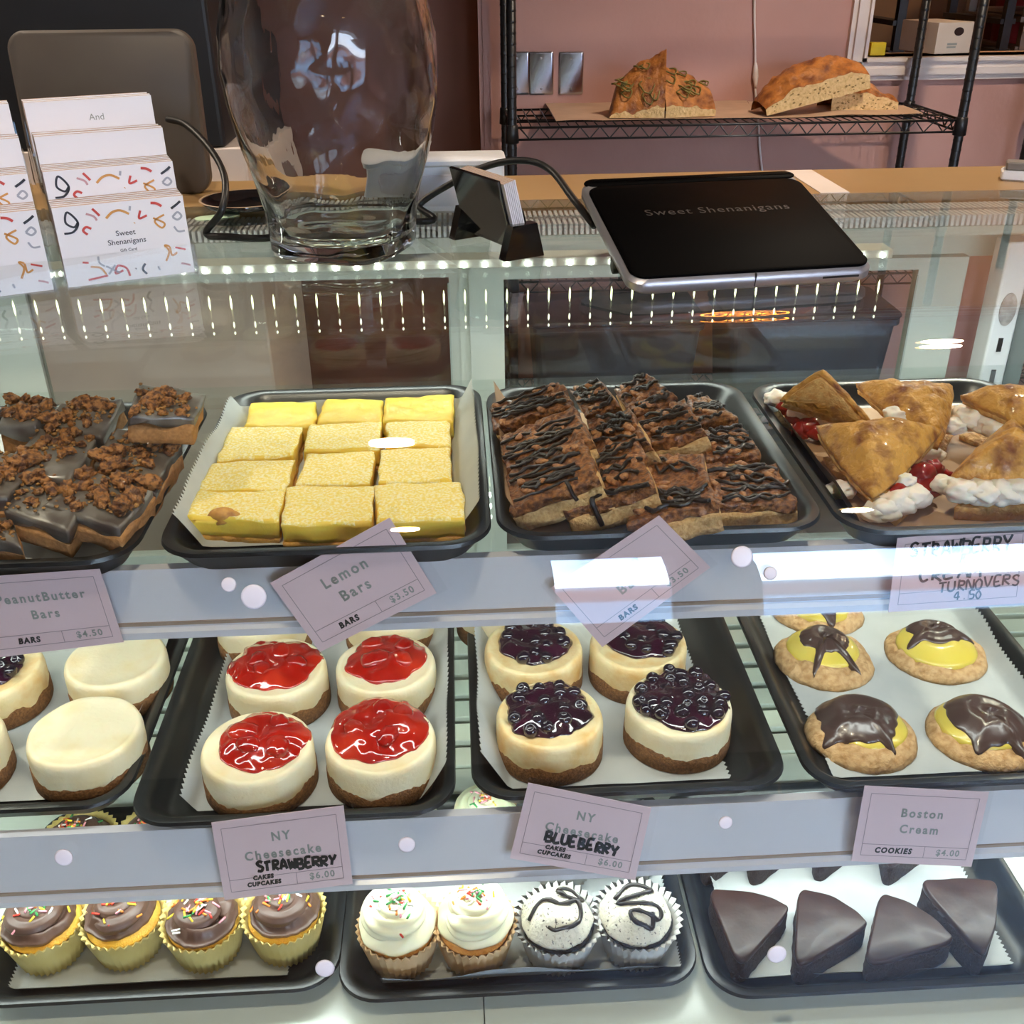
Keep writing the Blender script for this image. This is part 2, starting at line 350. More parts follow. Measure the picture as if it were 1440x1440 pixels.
part(MB().box((CX0+.01, 1.262, 1.158), (CX1-.01, 1.275, 1.209)), 'header_panel', CW)
def door(xa, xb, ga, gb, y, nm):
    d = part(MB().box((ga, y+.006, .76), (gb, y+.010, 1.158)), 'sliding_door', DRG)
    part(MB().box((xa, y, .715), (ga, y+.016, 1.162)), 'door_stile', CG, d); part(MB().box((gb, y, .715), (xb, y+.016, 1.162)), 'door_stile', CG, d)
    part(MB().box((ga, y, .715), (gb, y+.016, .76)), 'door_rail', CG, d); part(MB().box((ga, y, 1.147), (gb, y+.016, 1.162)), 'door_rail', CG, d)
    part(MB().box((gb-.002, y-.003, .76), (gb, y, 1.14)), 'door_gasket', mat('gasket', '9aa29c', .5), d)
    return d
door(-.60, .0, -.532, -.012, 1.262, 'left'); door(.0125, .64, .0556, .578, 1.245, 'right')
part(MB().box((.0, 1.258, .715), (.041, 1.270, 1.158)), 'meeting_stile', CW)
for xa in (.663, -.74):
    pl = part(MB().bbox((xa, 1.20, .715), (xa+.032, 1.235, 1.19), .003), 'pilaster', WPL)
    for k in range(8): part(MB().box((xa+.013, 1.199, 1.07-.042*k-.018), (xa+.019, 1.2005, 1.07-.042*k)), 'slot', DARK, pl)
    if xa > 0:
        o = [(xa+.016+.0105*math.cos(2*PI*j/28), 1.1985, 1.107+.021*math.sin(2*PI*j/28)) for j in range(28)]
        part(MB().loft([o, [(x, 1.2005, z) for x, _, z in o]]), 'oval_sticker', mat('sticker_grey', 'b9b4b2', .4, c2='8f8a89', scale=120), pl)
    part(MB().box((xa+.04, 1.215, .715), (xa+.062, 1.235, 1.2)), 'corner_post', mat('corner_grey', '7f8785', .4), None)
for xa, xb in ((CX0, CX0+.006), (CX1-.006, CX1)):
    v = [(y, z) for y, z in pi_]+[(1.236, .70)]
    part(MB().loft([[(x, y, z) for y, z in v] for x in (xa, xb)]), 'end_glass', SHG)
# LED bar under the top glass; added bar and glowing streaks imitate LED reflections
bar = part(MB().box((CX0+.02, .994, 1.2305), (.432, 1.022, 1.2385)), 'led_bar', mat('led_bar_white', 'eef4ea', .3))
LE, LS = emis('led_dot', (.95, 1, .9), 22), emis('painted_led_streak', (.95, 1, .62), 4)
LS2 = emis('painted_led_streak_soft', (.97, 1, .75), 2.2)
lens = part(MB().box((CX0+.02, 0.9915, 1.163), (.432, .9935, 1.2300)), 'added_clear_bar', pane_mat('added_bar_clear', (.985, .99, .985), 1.25))  # added clear bar that carries the imitated reflection streaks
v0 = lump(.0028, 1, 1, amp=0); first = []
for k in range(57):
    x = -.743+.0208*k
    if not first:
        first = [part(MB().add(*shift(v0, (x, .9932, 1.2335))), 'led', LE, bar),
                 part(MB().add(*shift(lump(1, 1, 1, (.0011, .0008, .0078), 0), (x, .9912, 1.2025))), 'painted_reflection', LS, bar),
                 part(MB().add(*shift(lump(1, 1, 1, (.0011, .0008, .0038), 0), (x, .9912, 1.180))), 'painted_reflection', LS2, bar),
                 part(MB().add(*shift(lump(1, 1, 1, (.0010, .0008, .0018), 0), (x, .9912, 1.1715))), 'painted_reflection', LS2, bar)]
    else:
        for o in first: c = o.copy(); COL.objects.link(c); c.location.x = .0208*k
# ------------------------------------------------------------ trays and parchment
TRAYM = mat('tray_black', '17191b', .33, c2='1e2022', scale=30, spec=.6)
PAPW = mat('parchment_white', 'c0c4c4', .5, c2='b4b9ba', scale=22, bump=.0004, bscale=60)
PAPT = mat('parchment_tan', 'b08f6e', .55, c2='a38261', scale=22, bump=.0004, bscale=60)
def tray(label, cx, cy, z, w, d, rz=0, h=.020, g='black serving trays', cr_=.035):
    t = MB(); R = []
    for ins, zz in ((.020, 0), (.016, .0006), (.004, h-.003), (0, h), (.001, h+.003), (.006, h+.0035), (.010, h+.0005), (.013, h-.004), (.021, .006), (.026, .004)):
        R.append([(x, y, zz) for x, y in rr(w-2*ins, d-2*ins, max(.008, cr_-ins*.6), 8)])
    t.loft(R); o = t.build('tray', TRAYM, angle=60); o.location = (cx, cy, z); o.rotation_euler.z = rz
    return tag(o, label, 'tray', g)
def paper(label, cx, cy, z, x0, x1, y0, y1, rise, m, rz=0, seed=0, g='parchment sheets lining the trays', flare=.9, fr=None):
    """sheet in tray coordinates; rise = (left,right,front,back) overhang that climbs the tray wall"""
    nx, ny = 40, 96; mb = MB(); v = []; f = []
    l, r_, f_, b_ = rise
    for i in range(nx+1):
        for j in range(ny+1):
            x = x0-l+(x1-x0+l+r_)*i/nx; y = y0-f_+(y1-y0+f_+b_)*j/ny
            if i in (0, nx): x += (.0014 if j % 2 else -.0014)+.004*nz((x, y, 1), 14, seed)
            zz = .0002+.0008*(nz((x, y, 0), 30, seed)+.6)
            dx = max(x0-x, x-x1, 0); dy = max(y0-y, y-y1, 0); q = max(dx, dy)
            zz += q*flare*(1+.35*nz((x, y, 2), 16, seed+1))
            sx = (x0-x if x < x0 else (x-x1 if x > x1 else 0)); k = sx*.45
            x += k if x < x0 else -k
            sy = dy*.45; y += sy if y < y0 else -sy
            v.append((x, y, zz))
    for i in range(nx):
        for j in range(ny):
            a = i*(ny+1)+j; f.append((a, a+ny+1, a+ny+2, a+1))
    o = mb.add(v, f).build('parchment_sheet', m); o.location = (cx, cy, z); o.rotation_euler.z = rz
    return tag(o, label, 'parchment', g)
ZU, ZM, ZB = 1.1002, .8782, .7142
for lab, cx, cy, w, d, rz in (('with chocolate peanut butter bars on the upper shelf', -.366, .788, .25, .30, 0), ('of lemon bars on the upper shelf', -.1045, .801, .246, .318, .0), ('of pecan bars on the upper shelf', .1475, .80, .25, .30, 0), ('of strawberry cream turnovers on the upper shelf', .405, .79, .25, .30, 0)):
    tray('black tray '+lab, cx, cy, ZU, w, d, rz)
for lab, cx, cy, w in (('of plain cheesecakes on the lower shelf', -.414, .792, .262), ('of strawberry cheesecakes on the lower shelf', -.1475, .769, .262), ('of blueberry cheesecakes on the lower shelf', .1285, .780, .264), ('of chocolate topped cookies on the lower shelf', .406, .774, .264)):
    tray('black tray '+lab, cx, cy, ZM, w, .33)
tray('black tray of chocolate frosted cupcakes on the white deck', -.278, .685, ZB, .312, .225)
tray('black tray of white frosted cupcakes on the white deck', .032, .676, ZB, .310, .235)
tray('black tray of fudge brownie wedges on the white deck', .346, .665, ZB, .312, .245)
pl = .0045
paper('white parchment under the chocolate peanut butter bars', -.366, .788, ZU+pl, -.098, .098, -.12, .12, (.02, .026, .0, .0), PAPW, seed=1)
paper('white parchment with a tall right edge under the lemon bars', -.1045, .803, ZU+pl, -.096, .092, -.12, .105, (.034, .042, .0, .02), PAPW, seed=2)
paper('tan parchment under the pecan bars, its left edge curled up', .1475, .80, ZU+pl, -.096, .098, -.121, .12, (.038, 0, .0, .0), PAPT, seed=3)
paper('tan parchment under the strawberry cream turnovers', .405, .79, ZU+pl, -.098, .098, -.122, .12, (.03, .02, .0, .0), PAPT, seed=4)
paper('white parchment under the plain cheesecakes', -.414, .792, ZM+pl, -.10, .102, -.136, .13, (.02, .02, 0, 0), PAPW, seed=5)
paper('white parchment with a wavy right edge under the strawberry cheesecakes', -.1475, .769, ZM+pl, -.082, .10, -.134, .13, (.018, .045, 0, 0), PAPW, seed=6)
paper('white parchment curled over the left rim under the blueberry cheesecakes', .1285, .780, ZM+pl, -.10, .088, -.136, .13, (.044, .0, 0, 0), PAPW, seed=7)
paper('white parchment under the chocolate topped cookies', .406, .774, ZM+pl, -.102, .102, -.135, .13, (.0, .02, .0, 0), PAPW, seed=8)
paper('white parchment under the chocolate frosted cupcakes', -.278, .685, ZB+pl, -.122, .108, -.084, .08, (.008, .0, .006, 0), PAPW, seed=9)
paper('white parchment hanging over the front rim under the white frosted cupcakes', .032, .676, ZB+pl, -.118, .12, -.088, .09, (.0, .03, .03, 0), PAPW, seed=10)
paper('white parchment with curled front corner under the brownie wedges', .346, .665, ZB+pl, -.12, .12, -.092, .095, (.012, .0, .010, .02), PAPW, seed=11)

# ------------------------------------------------------------ bars cut from slabs
def slab(q, t0, t1, amp=.0006, ns=60, seed=0, n=18, nl=3, inset=.0012, wav=0, bl=0, top=None):
    """block between depth t0 and t1 below the top quad q = FL, FR, BR, BL"""
    A, B, C, D = q; N = ((B-A).cross(D-A)).normalized(); v = []; f = []; idx = {}
    def pt(u, w, k):
        p = (A*(1-u)+B*u)*(1-w)+(D*(1-u)+C*u)*w; t = t0+(t1-t0)*k/nl
        if wav and k == nl: t += wav*nz(p, 45, seed+9)
        if bl and k == 0: t += bl*nz(p, 45, seed+9)
        p = p-N*t; e = min(u, 1-u, w, 1-w)
        if k == 0 and t0 == 0:
            if e < 1e-6: p = p-N*inset
            if top: p = p+N*top(u, w, p)
        c = (A+B+C+D)/4-N*t
        if e < 1e-6: p = p+(p-c).normalized()*amp*2.2*nz(p, ns, seed)
        return p+Vector((nz(p, ns*1.3, seed+1), nz(p, ns*1.3, seed+2), nz(p, ns*1.3, seed+3)))*amp
    for k in range(nl+1):
        for i in range(n+1):
            for j in range(n+1):
                if k in (0, nl) or i in (0, n) or j in (0, n): idx[(i, j, k)] = len(v); v.append(pt(i/n, j/n, k))
    for i in range(n):
        for j in range(n):
            f.append(tuple(idx[a] for a in ((i, j, 0), (i+1, j, 0), (i+1, j+1, 0), (i, j+1, 0)))); f.append(tuple(idx[a] for a in ((i, j+1, nl), (i+1, j+1, nl), (i+1, j, nl), (i, j, nl))))
        for k in range(nl):
            f.append(tuple(idx[a] for a in ((i, 0, k+1), (i+1, 0, k+1), (i+1, 0, k), (i, 0, k)))); f.append(tuple(idx[a] for a in ((i+1, n, k+1), (i, n, k+1), (i, n, k), (i+1, n, k))))
            f.append(tuple(idx[a] for a in ((0, i+1, k+1), (0, i, k+1), (0, i, k), (0, i+1, k)))); f.append(tuple(idx[a] for a in ((n, i, k+1), (n, i+1, k+1), (n, i+1, k), (n, i, k))))
    return v, f
def onq(q, u, w, h=0):
    A, B, C, D = q; N = ((B-A).cross(D-A)).normalized(); return (A*(1-u)+B*u)*(1-w)+(D*(1-u)+C*u)*w+N*h
LEM = mat('lemon_curd', 'f6d85c', .38, c2='f0c94a', scale=60, bump=.0005, bscale=260, sss=.25, sssr=.006, spec=.4)
LEMT = mat('lemon_sugar', 'f6dc6c', .65, c2='fdf4cf', scale=420, bump=.0009, bscale=520, thr=(.42, .66), sss=.15, sssr=.005)
LCR = mat('lemon_crust', 'e3b25c', .7, c2='d79c48', scale=300, bump=.0008, bscale=500)
zt = 1.1265
def zoom4(x, y): return (260+x/3.273, 520+y/3.273)
LB = [[((0, 672), (425, 690), (458, 556), (52, 556)), ((440, 707), (862, 708), (864, 528), (470, 533)), ((878, 690), (1290, 682), (1272, 512), (876, 522))],
      [((48, 552), (462, 552), (505, 408), (125, 425)), ((512, 525), (848, 518), (872, 370), (556, 378)), ((890, 520), (1222, 502), (1222, 352), (900, 362))],
      [((140, 420), (500, 385), (538, 258), (212, 258)), ((545, 372), (895, 362), (905, 238), (570, 250)), ((926, 348), (1222, 345), (1212, 230), (926, 236))],
      [((270, 260), (598, 258), (607, 142), (305, 146)), ((605, 245), (902, 240), (915, 134), (645, 136)), ((908, 234), (1232, 236), (1240, 112), (925, 128))]]
rn = ('front', 'second', 'third', 'back'); cn = ('left', 'middle', 'right')
for r in range(4):
    for c in range(3):
        q = [P(*zoom4(*p), zt) for p in LB[r][c]]
        ctr = sum(q, Vector())/4; ctr.z = ZU+.005
        t = thing('lemon_bar', 'yellow lemon bar in the %s row and %s column of the lemon tray' % (rn[r], cn[c]), 'lemon bar', ctr, group='lemon bars')
        def topf(u, w, p, sd=r*3+c):
            e = max(0, 1-w*5) if w < .2 else 0
            return .0014*nz(p, 30, sd)+.0007*nz(p, 120, sd)-(.004*max(0, nz((p.x, 0, 0), 26, sd+4)) if (w < .01) else 0)
        s = r*3+c
        b = MB().add(*slab(q, 0, .0165, .0010, 55, s, n=26, nl=5, inset=.0015, top=topf))
        pm = b.build('lemon_filling', [LEM, LEMT], t, off=ctr)
        nn = 26*26*2
        for p_ in pm.data.polygons:
            if p_.normal.z > .75 and r < 3: p_.material_index = 1
        MB().add(*slab(q, .0165, .0215, .0012, 90, s+20, n=14, nl=2)).build('crust', LCR, t, off=ctr)
        if s == 0: MB().add(*shift(lump(.009, 4, 3, (1.4, .55, .9), .3), P(*zoom4(190, 680), zt-.003))).build('browned_bump', mat('browned_curd', 'b8793a', .5, c2='d79c48', scale=200), pm, off=ctr)
# chocolate drizzle that follows the bar top
DRZ = mat('drizzle_chocolate', '1c1512', .28, c2='241a15', scale=60, spec=.6)
PCT = mat('pecan_top', '54290f', .34, c2='ab7039', scale=260, bump=.0025, bscale=330, coat=.4, thr=(.38, .66))
PCT2 = mat('pecan_nut', '7d4826', .42, c2='bd8550', scale=400, bump=.001, bscale=500, coat=.3)
PCS = mat('shortbread', 'dcb57a', .8, c2='c0935a', scale=350, bump=.0014, bscale=450)
def zoom5(x, y): return (660+x/2.769, 500+y/2.769)
zl = ZU+.0045+.026
PB_ = [  # px quad FL FR BR BL in the zoomed view, heights of those corners above the low edge
 ('back row of the leftmost leaning column', ((95, 285), (400, 195), (352, 98), (80, 195)), (.006, .036, .040, .010)),
 ('middle row of the leftmost leaning column', ((138, 440), (478, 330), (405, 195), (120, 320)), (.004, .034, .037, .006)),
 ('front row of the leftmost leaning column, over its pale cut face', ((150, 600), (502, 475), (440, 315), (138, 455)), (.000, .030, .034, .004)),
 ('back row of the second leaning column', ((452, 245), (580, 190), (500, 90), (388, 130)), (.014, .032, .036, .016)),
 ('middle row of the second leaning column', ((500, 395), (695, 335), (620, 205), (452, 250)), (.008, .030, .034, .012)),
 ('front row of the second leaning column, with a chocolate drip', ((365, 605), (722, 505), (650, 315), (500, 385)), (.000, .026, .030, .012)),
 ('back row of the third leaning column', ((645, 235), (805, 155), (690, 62), (560, 125)), (.012, .028, .034, .014)),
 ('middle row of the third leaning column', ((700, 350), (915, 290), (835, 170), (645, 240)), (.006, .024, .028, .010)),
 ('front row of the third leaning column', ((610, 655), (962, 570), (905, 380), (700, 390)), (-.001, .018, .022, .006)),
 ('back row at the right edge of the tray', ((885, 262), (1048, 240), (925, 152), (845, 160)), (.004, .006, .006, .004)),
 ('middle row at the right edge of the tray', ((925, 400), (1132, 378), (1065, 275), (905, 285)), (.003, .004, .004, .003)),
 ('front row at the right edge of the tray, lying flat', ((935, 580), (1285, 568), (1190, 418), (912, 415)), (.0, .0, .0, .0))]
random.seed(3)
for k, (lab, px, hz) in enumerate(PB_):
    q = [P(*zoom5(*p), zl+h) for p, h in zip(px, hz)]
    ctr = sum(q, Vector())/4; ctr.z = min(p.z for p in q)-.026
    t = thing('pecan_bar', 'drizzled pecan bar, '+lab, 'pecan bar', ctr, group='pecan bars')
    MB().add(*slab(q, .0085, .025, .0012, 70, k, n=16, nl=4)).build('shortbread', PCS, t, off=ctr)
    def topf(u, w, p, sd=k): return .0026*nzs(p, 60, sd)+.0016*nz(p, 170, sd)
    MB().add(*slab(q, 0, .0092, .0014, 90, k+30, n=34, nl=4, top=topf, wav=.003)).build('pecan_topping', PCT, t, off=ctr); ptop = bpy.data.objects[-1] if 0 else COL.objects[-1]
    for i in range(9):
        u, w = random.uniform(.08, .92), random.uniform(.08, .92); M = Euler((random.uniform(-.4, .4), random.uniform(-.4, .4), random.uniform(0, 6))).to_matrix()
        MB().add(*shift(lump(.0062, i+k*9, 2, (1, .6, .42), .25, 2.4), onq(q, u, w, .0012), M)).build('pecan_piece', PCT2, ptop, off=ctr)
    d = MB(); dirs = random.uniform(-.15, .15)
    for i in range(9):                                  # ribbons of drizzle running across the bar
        w0 = random.uniform(.05, .95); sl = dirs+random.uniform(-.22, .3); am = random.uniform(.01, .06); ph = random.uniform(0, 6); pts = []; ua, ub = random.uniform(0, .3), random.uniform(.72, 1)
        for s in range(9):
            u = ua+(ub-ua)*s/8; pts.append(onq(q, u, min(.98, max(.0, w0+sl*(u-.5)+am*math.sin(ph+s*1.9)+random.uniform(-.02, .02))), .0018+.0016*random.random()))
        wd = random.uniform(.0011, .0019); d.tube(smooth2([tuple(p) for p in pts], 4), [wd*random.uniform(.8, 1.25) for _ in range(8*4+1)], 6)
    if k == 5:
        pts = [onq(q, .34, .10, .002), onq(q, .33, .0, .0015), onq(q, .33, -.012, -.006), onq(q, .34, -.02, -.020)]
        d.tube(smooth2([tuple(p) for p in pts], 4), .0022, 7)
    if k == 2:
        pts = [onq(q, .68, .12, .002), onq(q, .69, .0, .001), onq(q, .69, -.01, -.006), onq(q, .70, -.012, -.012)]
        d.tube(smooth2([tuple(p) for p in pts], 4), .0017, 7)
    d.build('chocolate_drizzle', DRZ, ptop, off=ctr)
# chocolate peanut butter bars
CHO = mat('chocolate_painted_sheen', '7b766f', .4, c2='473b35', scale=38, bump=.0005, bscale=40, spec=.9, coat=.3)  # grey tone is the LED sheen on the chocolate, put into the colour
PBU = mat('peanut_butter', 'bb8550', .75, c2='a06f3e', scale=300, bump=.0009, bscale=420)
CKB = mat('cookie_chunk', 'b0753a', .62, c2='522a13', scale=230, bump=.002, bscale=380, coat=.2, thr=(.42, .6))
CKP = mat('cookie_crumb', 'c08f50', .75, c2='8a5a2c', scale=400, bump=.0012, bscale=600)
def zoom7(x, y): return (x/4.5, 500+y/4.5)
zp = ZU+.005+.028
CB_ = [
 ('back left corner of the pile', ((-20, 440), (230, 445), (350, 320), (60, 258)), (.034, .034, .036, .036)),
 ('back middle of the pile, with a chocolate face', ((250, 430), (640, 520), (762, 270), (380, 300)), (.030, .024, .034, .036)),
 ('topmost bar at the back right of the pile', ((812, 375), (1228, 392), (1302, 238), (882, 172)), (.050, .040, .042, .052)),
 ('middle right of the pile, under the topmost bar', ((590, 690), (975, 860), (1150, 560), (740, 455)), (.018, .006, .008, .026)),
 ('left middle of the pile', ((10, 720), (440, 800), (610, 530), (250, 450)), (.024, .020, .024, .030)),
 ('left side of the pile by the tray edge', ((-280, 920), (50, 900), (240, 640), (-120, 600)), (.024, .020, .024, .026)),
 ('front middle of the pile, second from the front corner', ((20, 975), (420, 1110), (620, 780), (225, 690)), (.014, .008, .014, .022)),
 ('front right corner of the pile, showing its tan side', ((268, 945), (752, 1092), (965, 850), (560, 725)), (.014, .007, .010, .018)),
 ('front left of the pile, low by the tray front', ((-240, 1120), (130, 1200), (60, 980), (-200, 930)), (.004, .0, .006, .010))]
random.seed(11)
for k, (lab, px, hz) in enumerate(CB_):
    q = [P(*zoom7(*p), zp+h) for p, h in zip(px, hz)]
    ctr = sum(q, Vector())/4; ctr.z = min(p.z for p in q)-.026
    t = thing('peanut_butter_bar', 'peanut butter bar, '+lab, 'peanut butter bar', ctr, group='peanut butter bars')
    MB().add(*slab(q, .010, .0245, .0012, 60, k, n=16, nl=4, bl=.007)).build('peanut_butter_layer', PBU, t, off=ctr)
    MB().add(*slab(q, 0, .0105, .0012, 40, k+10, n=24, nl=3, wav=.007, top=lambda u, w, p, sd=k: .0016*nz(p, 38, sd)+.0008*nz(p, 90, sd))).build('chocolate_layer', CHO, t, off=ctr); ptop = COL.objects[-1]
    nch = (17, 16, 14, 20, 20, 14, 13, 18, 8)[k]
    cl = [(random.uniform(.2, .85), random.uniform(.25, .9)) for _ in range(3)]
    for i in range(nch):
        c0 = random.choice(cl); u = min(.90, max(.08, random.gauss(c0[0], .24))); w = min(.97, max(.06, random.gauss(c0[1], .24))); r = random.choice((.0035, .0045, .0055, .0065, .0085))
        M = Euler((random.uniform(-.6, .6), random.uniform(-.6, .6), random.uniform(0, 6))).to_matrix()
        MB().add(*shift(lump(r, i+k*17, 3, (1.15, .8, .6), .6, 2.2), onq(q, u, w, r*.35), M)).build('cookie_chunk', CKB, ptop, off=ctr)
    m = MB()
    for i in range(70):
        c0 = random.choice(cl); u = min(.98, max(.03, random.gauss(c0[0], .2))); w = min(.98, max(.03, random.gauss(c0[1], .18)))
        m.add(*shift(lump(random.uniform(.0009, .0026), i, 1, (1, .8, .7), .5, 2), onq(q, u, w, .001)))
    tag(m.build('cookie_crumbs', CKP, ptop, off=ctr), kind='stuff')
# ------------------------------------------------------------ puff pastry turnovers
PUF = mat('puff_pastry', 'dba24c', .42, c2='7d3d16', scale=62, bump=.003, bscale=210, coat=.3, thr=(.46, .70), detail=10)
PUFP = mat('puff_pastry_pale', 'dcae68', .55, c2='bd8340', scale=130, bump=.003, bscale=260, thr=(.4, .7))
CRM = mat('whipped_cream', 'f3e9df', .5, sss=.3, sssr=.006, bump=.001, bscale=70)
JAM = mat('strawberry_jam', 'a51a10', .12, c2='7c0f0a', scale=40, coat=.6, sss=.25, sssr=.006, spec=.6)
def tri_blob(A, B, C, bulge, thick, seed, nr=26, na=108, rough=1.0, edge=.0, rnd=.10):
    """domed pastry triangle through three corners; thick = shell thickness"""
    c = (A+B+C)/3; N = (B-A).cross(C-A).normalized(); N = N if N.z > 0 else -N
    e1 = (A-c); e2 = ((C-B)/math.sqrt(3))
    def rf(a):
        b = a % (2*PI/3)-PI/3; r = .5/math.cos(b); k = abs(b)/(PI/3); return r*(1-rnd*k**5)*1.02*(1+.035*nz((math.cos(a)*2, math.sin(a)*2, 0), 2, seed))
    def hf(x, y, t, a):
        p = c+e1*x+e2*y
        ridge = abs(nz((p.x*.6+p.y*.5, p.y*1.0-p.x*.4, p.z), 60, seed+3))
        return bulge*(1-t**2.4)+rough*(.0042*(ridge-.2)+.0022*nz(p, 120, seed)+.005*nz(p, 30, seed+6))*(1-.5*t**6)+edge*t**8
    v, f = polar(rf, hf, nr, na, thick=thick)
    return [c+e1*x+e2*y+N*z for x, y, z in v], f
PUFE = mat('puff_layers', 'c98f45', .6, c2='e2bd7c', scale=160, bump=.002, bscale=380)
zq = ZU+.0052
def turnover(label, top, base, creams, jams, seed, bulge=.016):
    """top, base: three (px, py, height over the tray paper); creams, jams: (px, py, height, radius)"""
    T = [P(x, y, zq+h) for x, y, h in top]; Bs = [P(x, y, zq+h) for x, y, h in base]
    ctr = sum(Bs, Vector())/3; ctr.z = zq
    t = thing('turnover', label, 'turnover', ctr, group='cream turnovers')
    MB().add(*tri_blob(*Bs, .006, .011, seed+40, rough=.6)).build('bottom_pastry', PUFP, t, off=ctr)
    MB().add(*tri_blob(*T, bulge, .0045, seed)).build('top_pastry', PUF, t, off=ctr)
    lo = [p-Vector((0, 0, .0055)) for p in T]; c0 = sum(lo, Vector())/3; lo = [c0+(p-c0)*.965 for p in lo]
    MB().add(*tri_blob(*lo, bulge*.55, .004, seed+9, rough=.8)).build('pastry_layers', PUFE, t, off=ctr)
    for i, (x, y, h, r) in enumerate(creams):
        v, f = lump(r, seed*7+i, 4, (1.25, 1, .72), .28, 1.6); v = [Vector(p)+Vector(p).normalized()*.0016*nz(p, 130, i) for p in v]
        MB().add(*shift((v, f), P(x, y, zq+h))).build('cream_filling', CRM, t, off=ctr)
    for i, (x, y, h, r) in enumerate(jams):
        MB().add(*shift(lump(r, seed*5+i, 3, (1, .9, .8), .35, 1.6), P(x, y, zq+h))).build('jam', JAM, t, off=ctr)
    return t
turnover('golden strawberry turnover gaping at the back left, its pointed flap raised', ((1157, 516, .075), (1092, 562, .034), (1236, 602, .030)), ((1075, 585, .004), (1170, 555, .004), (1185, 625, .004)),
         ((1092, 560, .026, .010), (1130, 575, .026, .012), (1170, 590, .02, .013)), ((1108, 572, .022, .010), (1122, 585, .018, .011), (1140, 598, .014, .012), (1128, 604, .010, .010), (1150, 608, .010, .010)), 1)
turnover('golden cream turnover lying at the back middle behind the front one', ((1196, 535, .046), (1345, 540, .046), (1322, 640, .020)), ((1200, 590, .004), (1350, 590, .004), (1315, 655, .004)),
         ((1262, 584, .034, .010), (1282, 578, .036, .011), (1340, 598, .022, .010), (1305, 640, .014, .012)), (), 2)
turnover('golden turnover at the front with white cream and strawberry oozing out', ((1140, 596, .040), (1334, 602, .044), (1228, 706, .020)), ((1150, 640, .004), (1330, 650, .004), (1262, 742, .003)),
         ((1262, 706, .012, .014), (1244, 716, .010, .012), (1282, 698, .014, .012), (1272, 676, .024, .008), (1232, 722, .008, .009), (1182, 690, .008, .010)), ((1296, 668, .020, .013), (1304, 684, .014, .012), (1312, 660, .016, .010), (1264, 690, .020, .007)), 3, .020)
turnover('golden turnover with piped cream at the back right edge', ((1345, 552, .046), (1492, 550, .046), (1452, 604, .040)), ((1342, 612, .004), (1480, 590, .004), (1450, 645, .004)),
         ((1372, 590, .026, .014), (1394, 596, .026, .014), (1416, 604, .026, .015), (1440, 610, .026, .015), (1356, 582, .026, .010)), (), 4)
turnover('golden cream turnover at the front right on a flat pastry base', ((1326, 676, .026), (1420, 588, .052), (1512, 682, .030)), ((1334, 716, .012), (1440, 640, .012), (1545, 712, .012)),
         ((1334, 682, .022, .010), (1356, 690, .022, .013), (1382, 692, .022, .013), (1408, 690, .022, .014), (1434, 690, .022, .014), (1462, 690, .022, .014)), ((1330, 668, .010, .006),), 5, .022)
# ------------------------------------------------------------ cheesecakes on the lower shelf
CHS = mat('cheesecake', 'f1e3bf', .5, c2='ecd49c', scale=40, bump=.0005, bscale=260, sss=.2, sssr=.006, thr=(.45, .8))
CHG = mat('cheesecake_golden', 'f0dcaa', .45, c2='dfa855', scale=45, bump=.0005, bscale=260, sss=.2, sssr=.006, thr=(.42, .78))
CRU = mat('biscuit_crust', '96683c', .85, c2='6a4424', scale=420, bump=.0016, bscale=560)
STR = mat('strawberry_glaze', 'a0140b', .1, c2='c03218', scale=30, coat=.7, sss=.3, sssr=.006, spec=.6, thr=(.4, .7))
STD = mat('strawberry_piece', '8c0d09', .12, c2='a6160d', scale=60, coat=.7, spec=.6)
BLG = mat('blueberry_glaze', '1d0b1a', .08, c2='3a0f28', scale=40, coat=.7, spec=.6)
BLB = mat('blueberry', '16101c', .14, c2='241428', scale=60, coat=.6, spec=.6)
zf = ZM+.0055; HC = .040
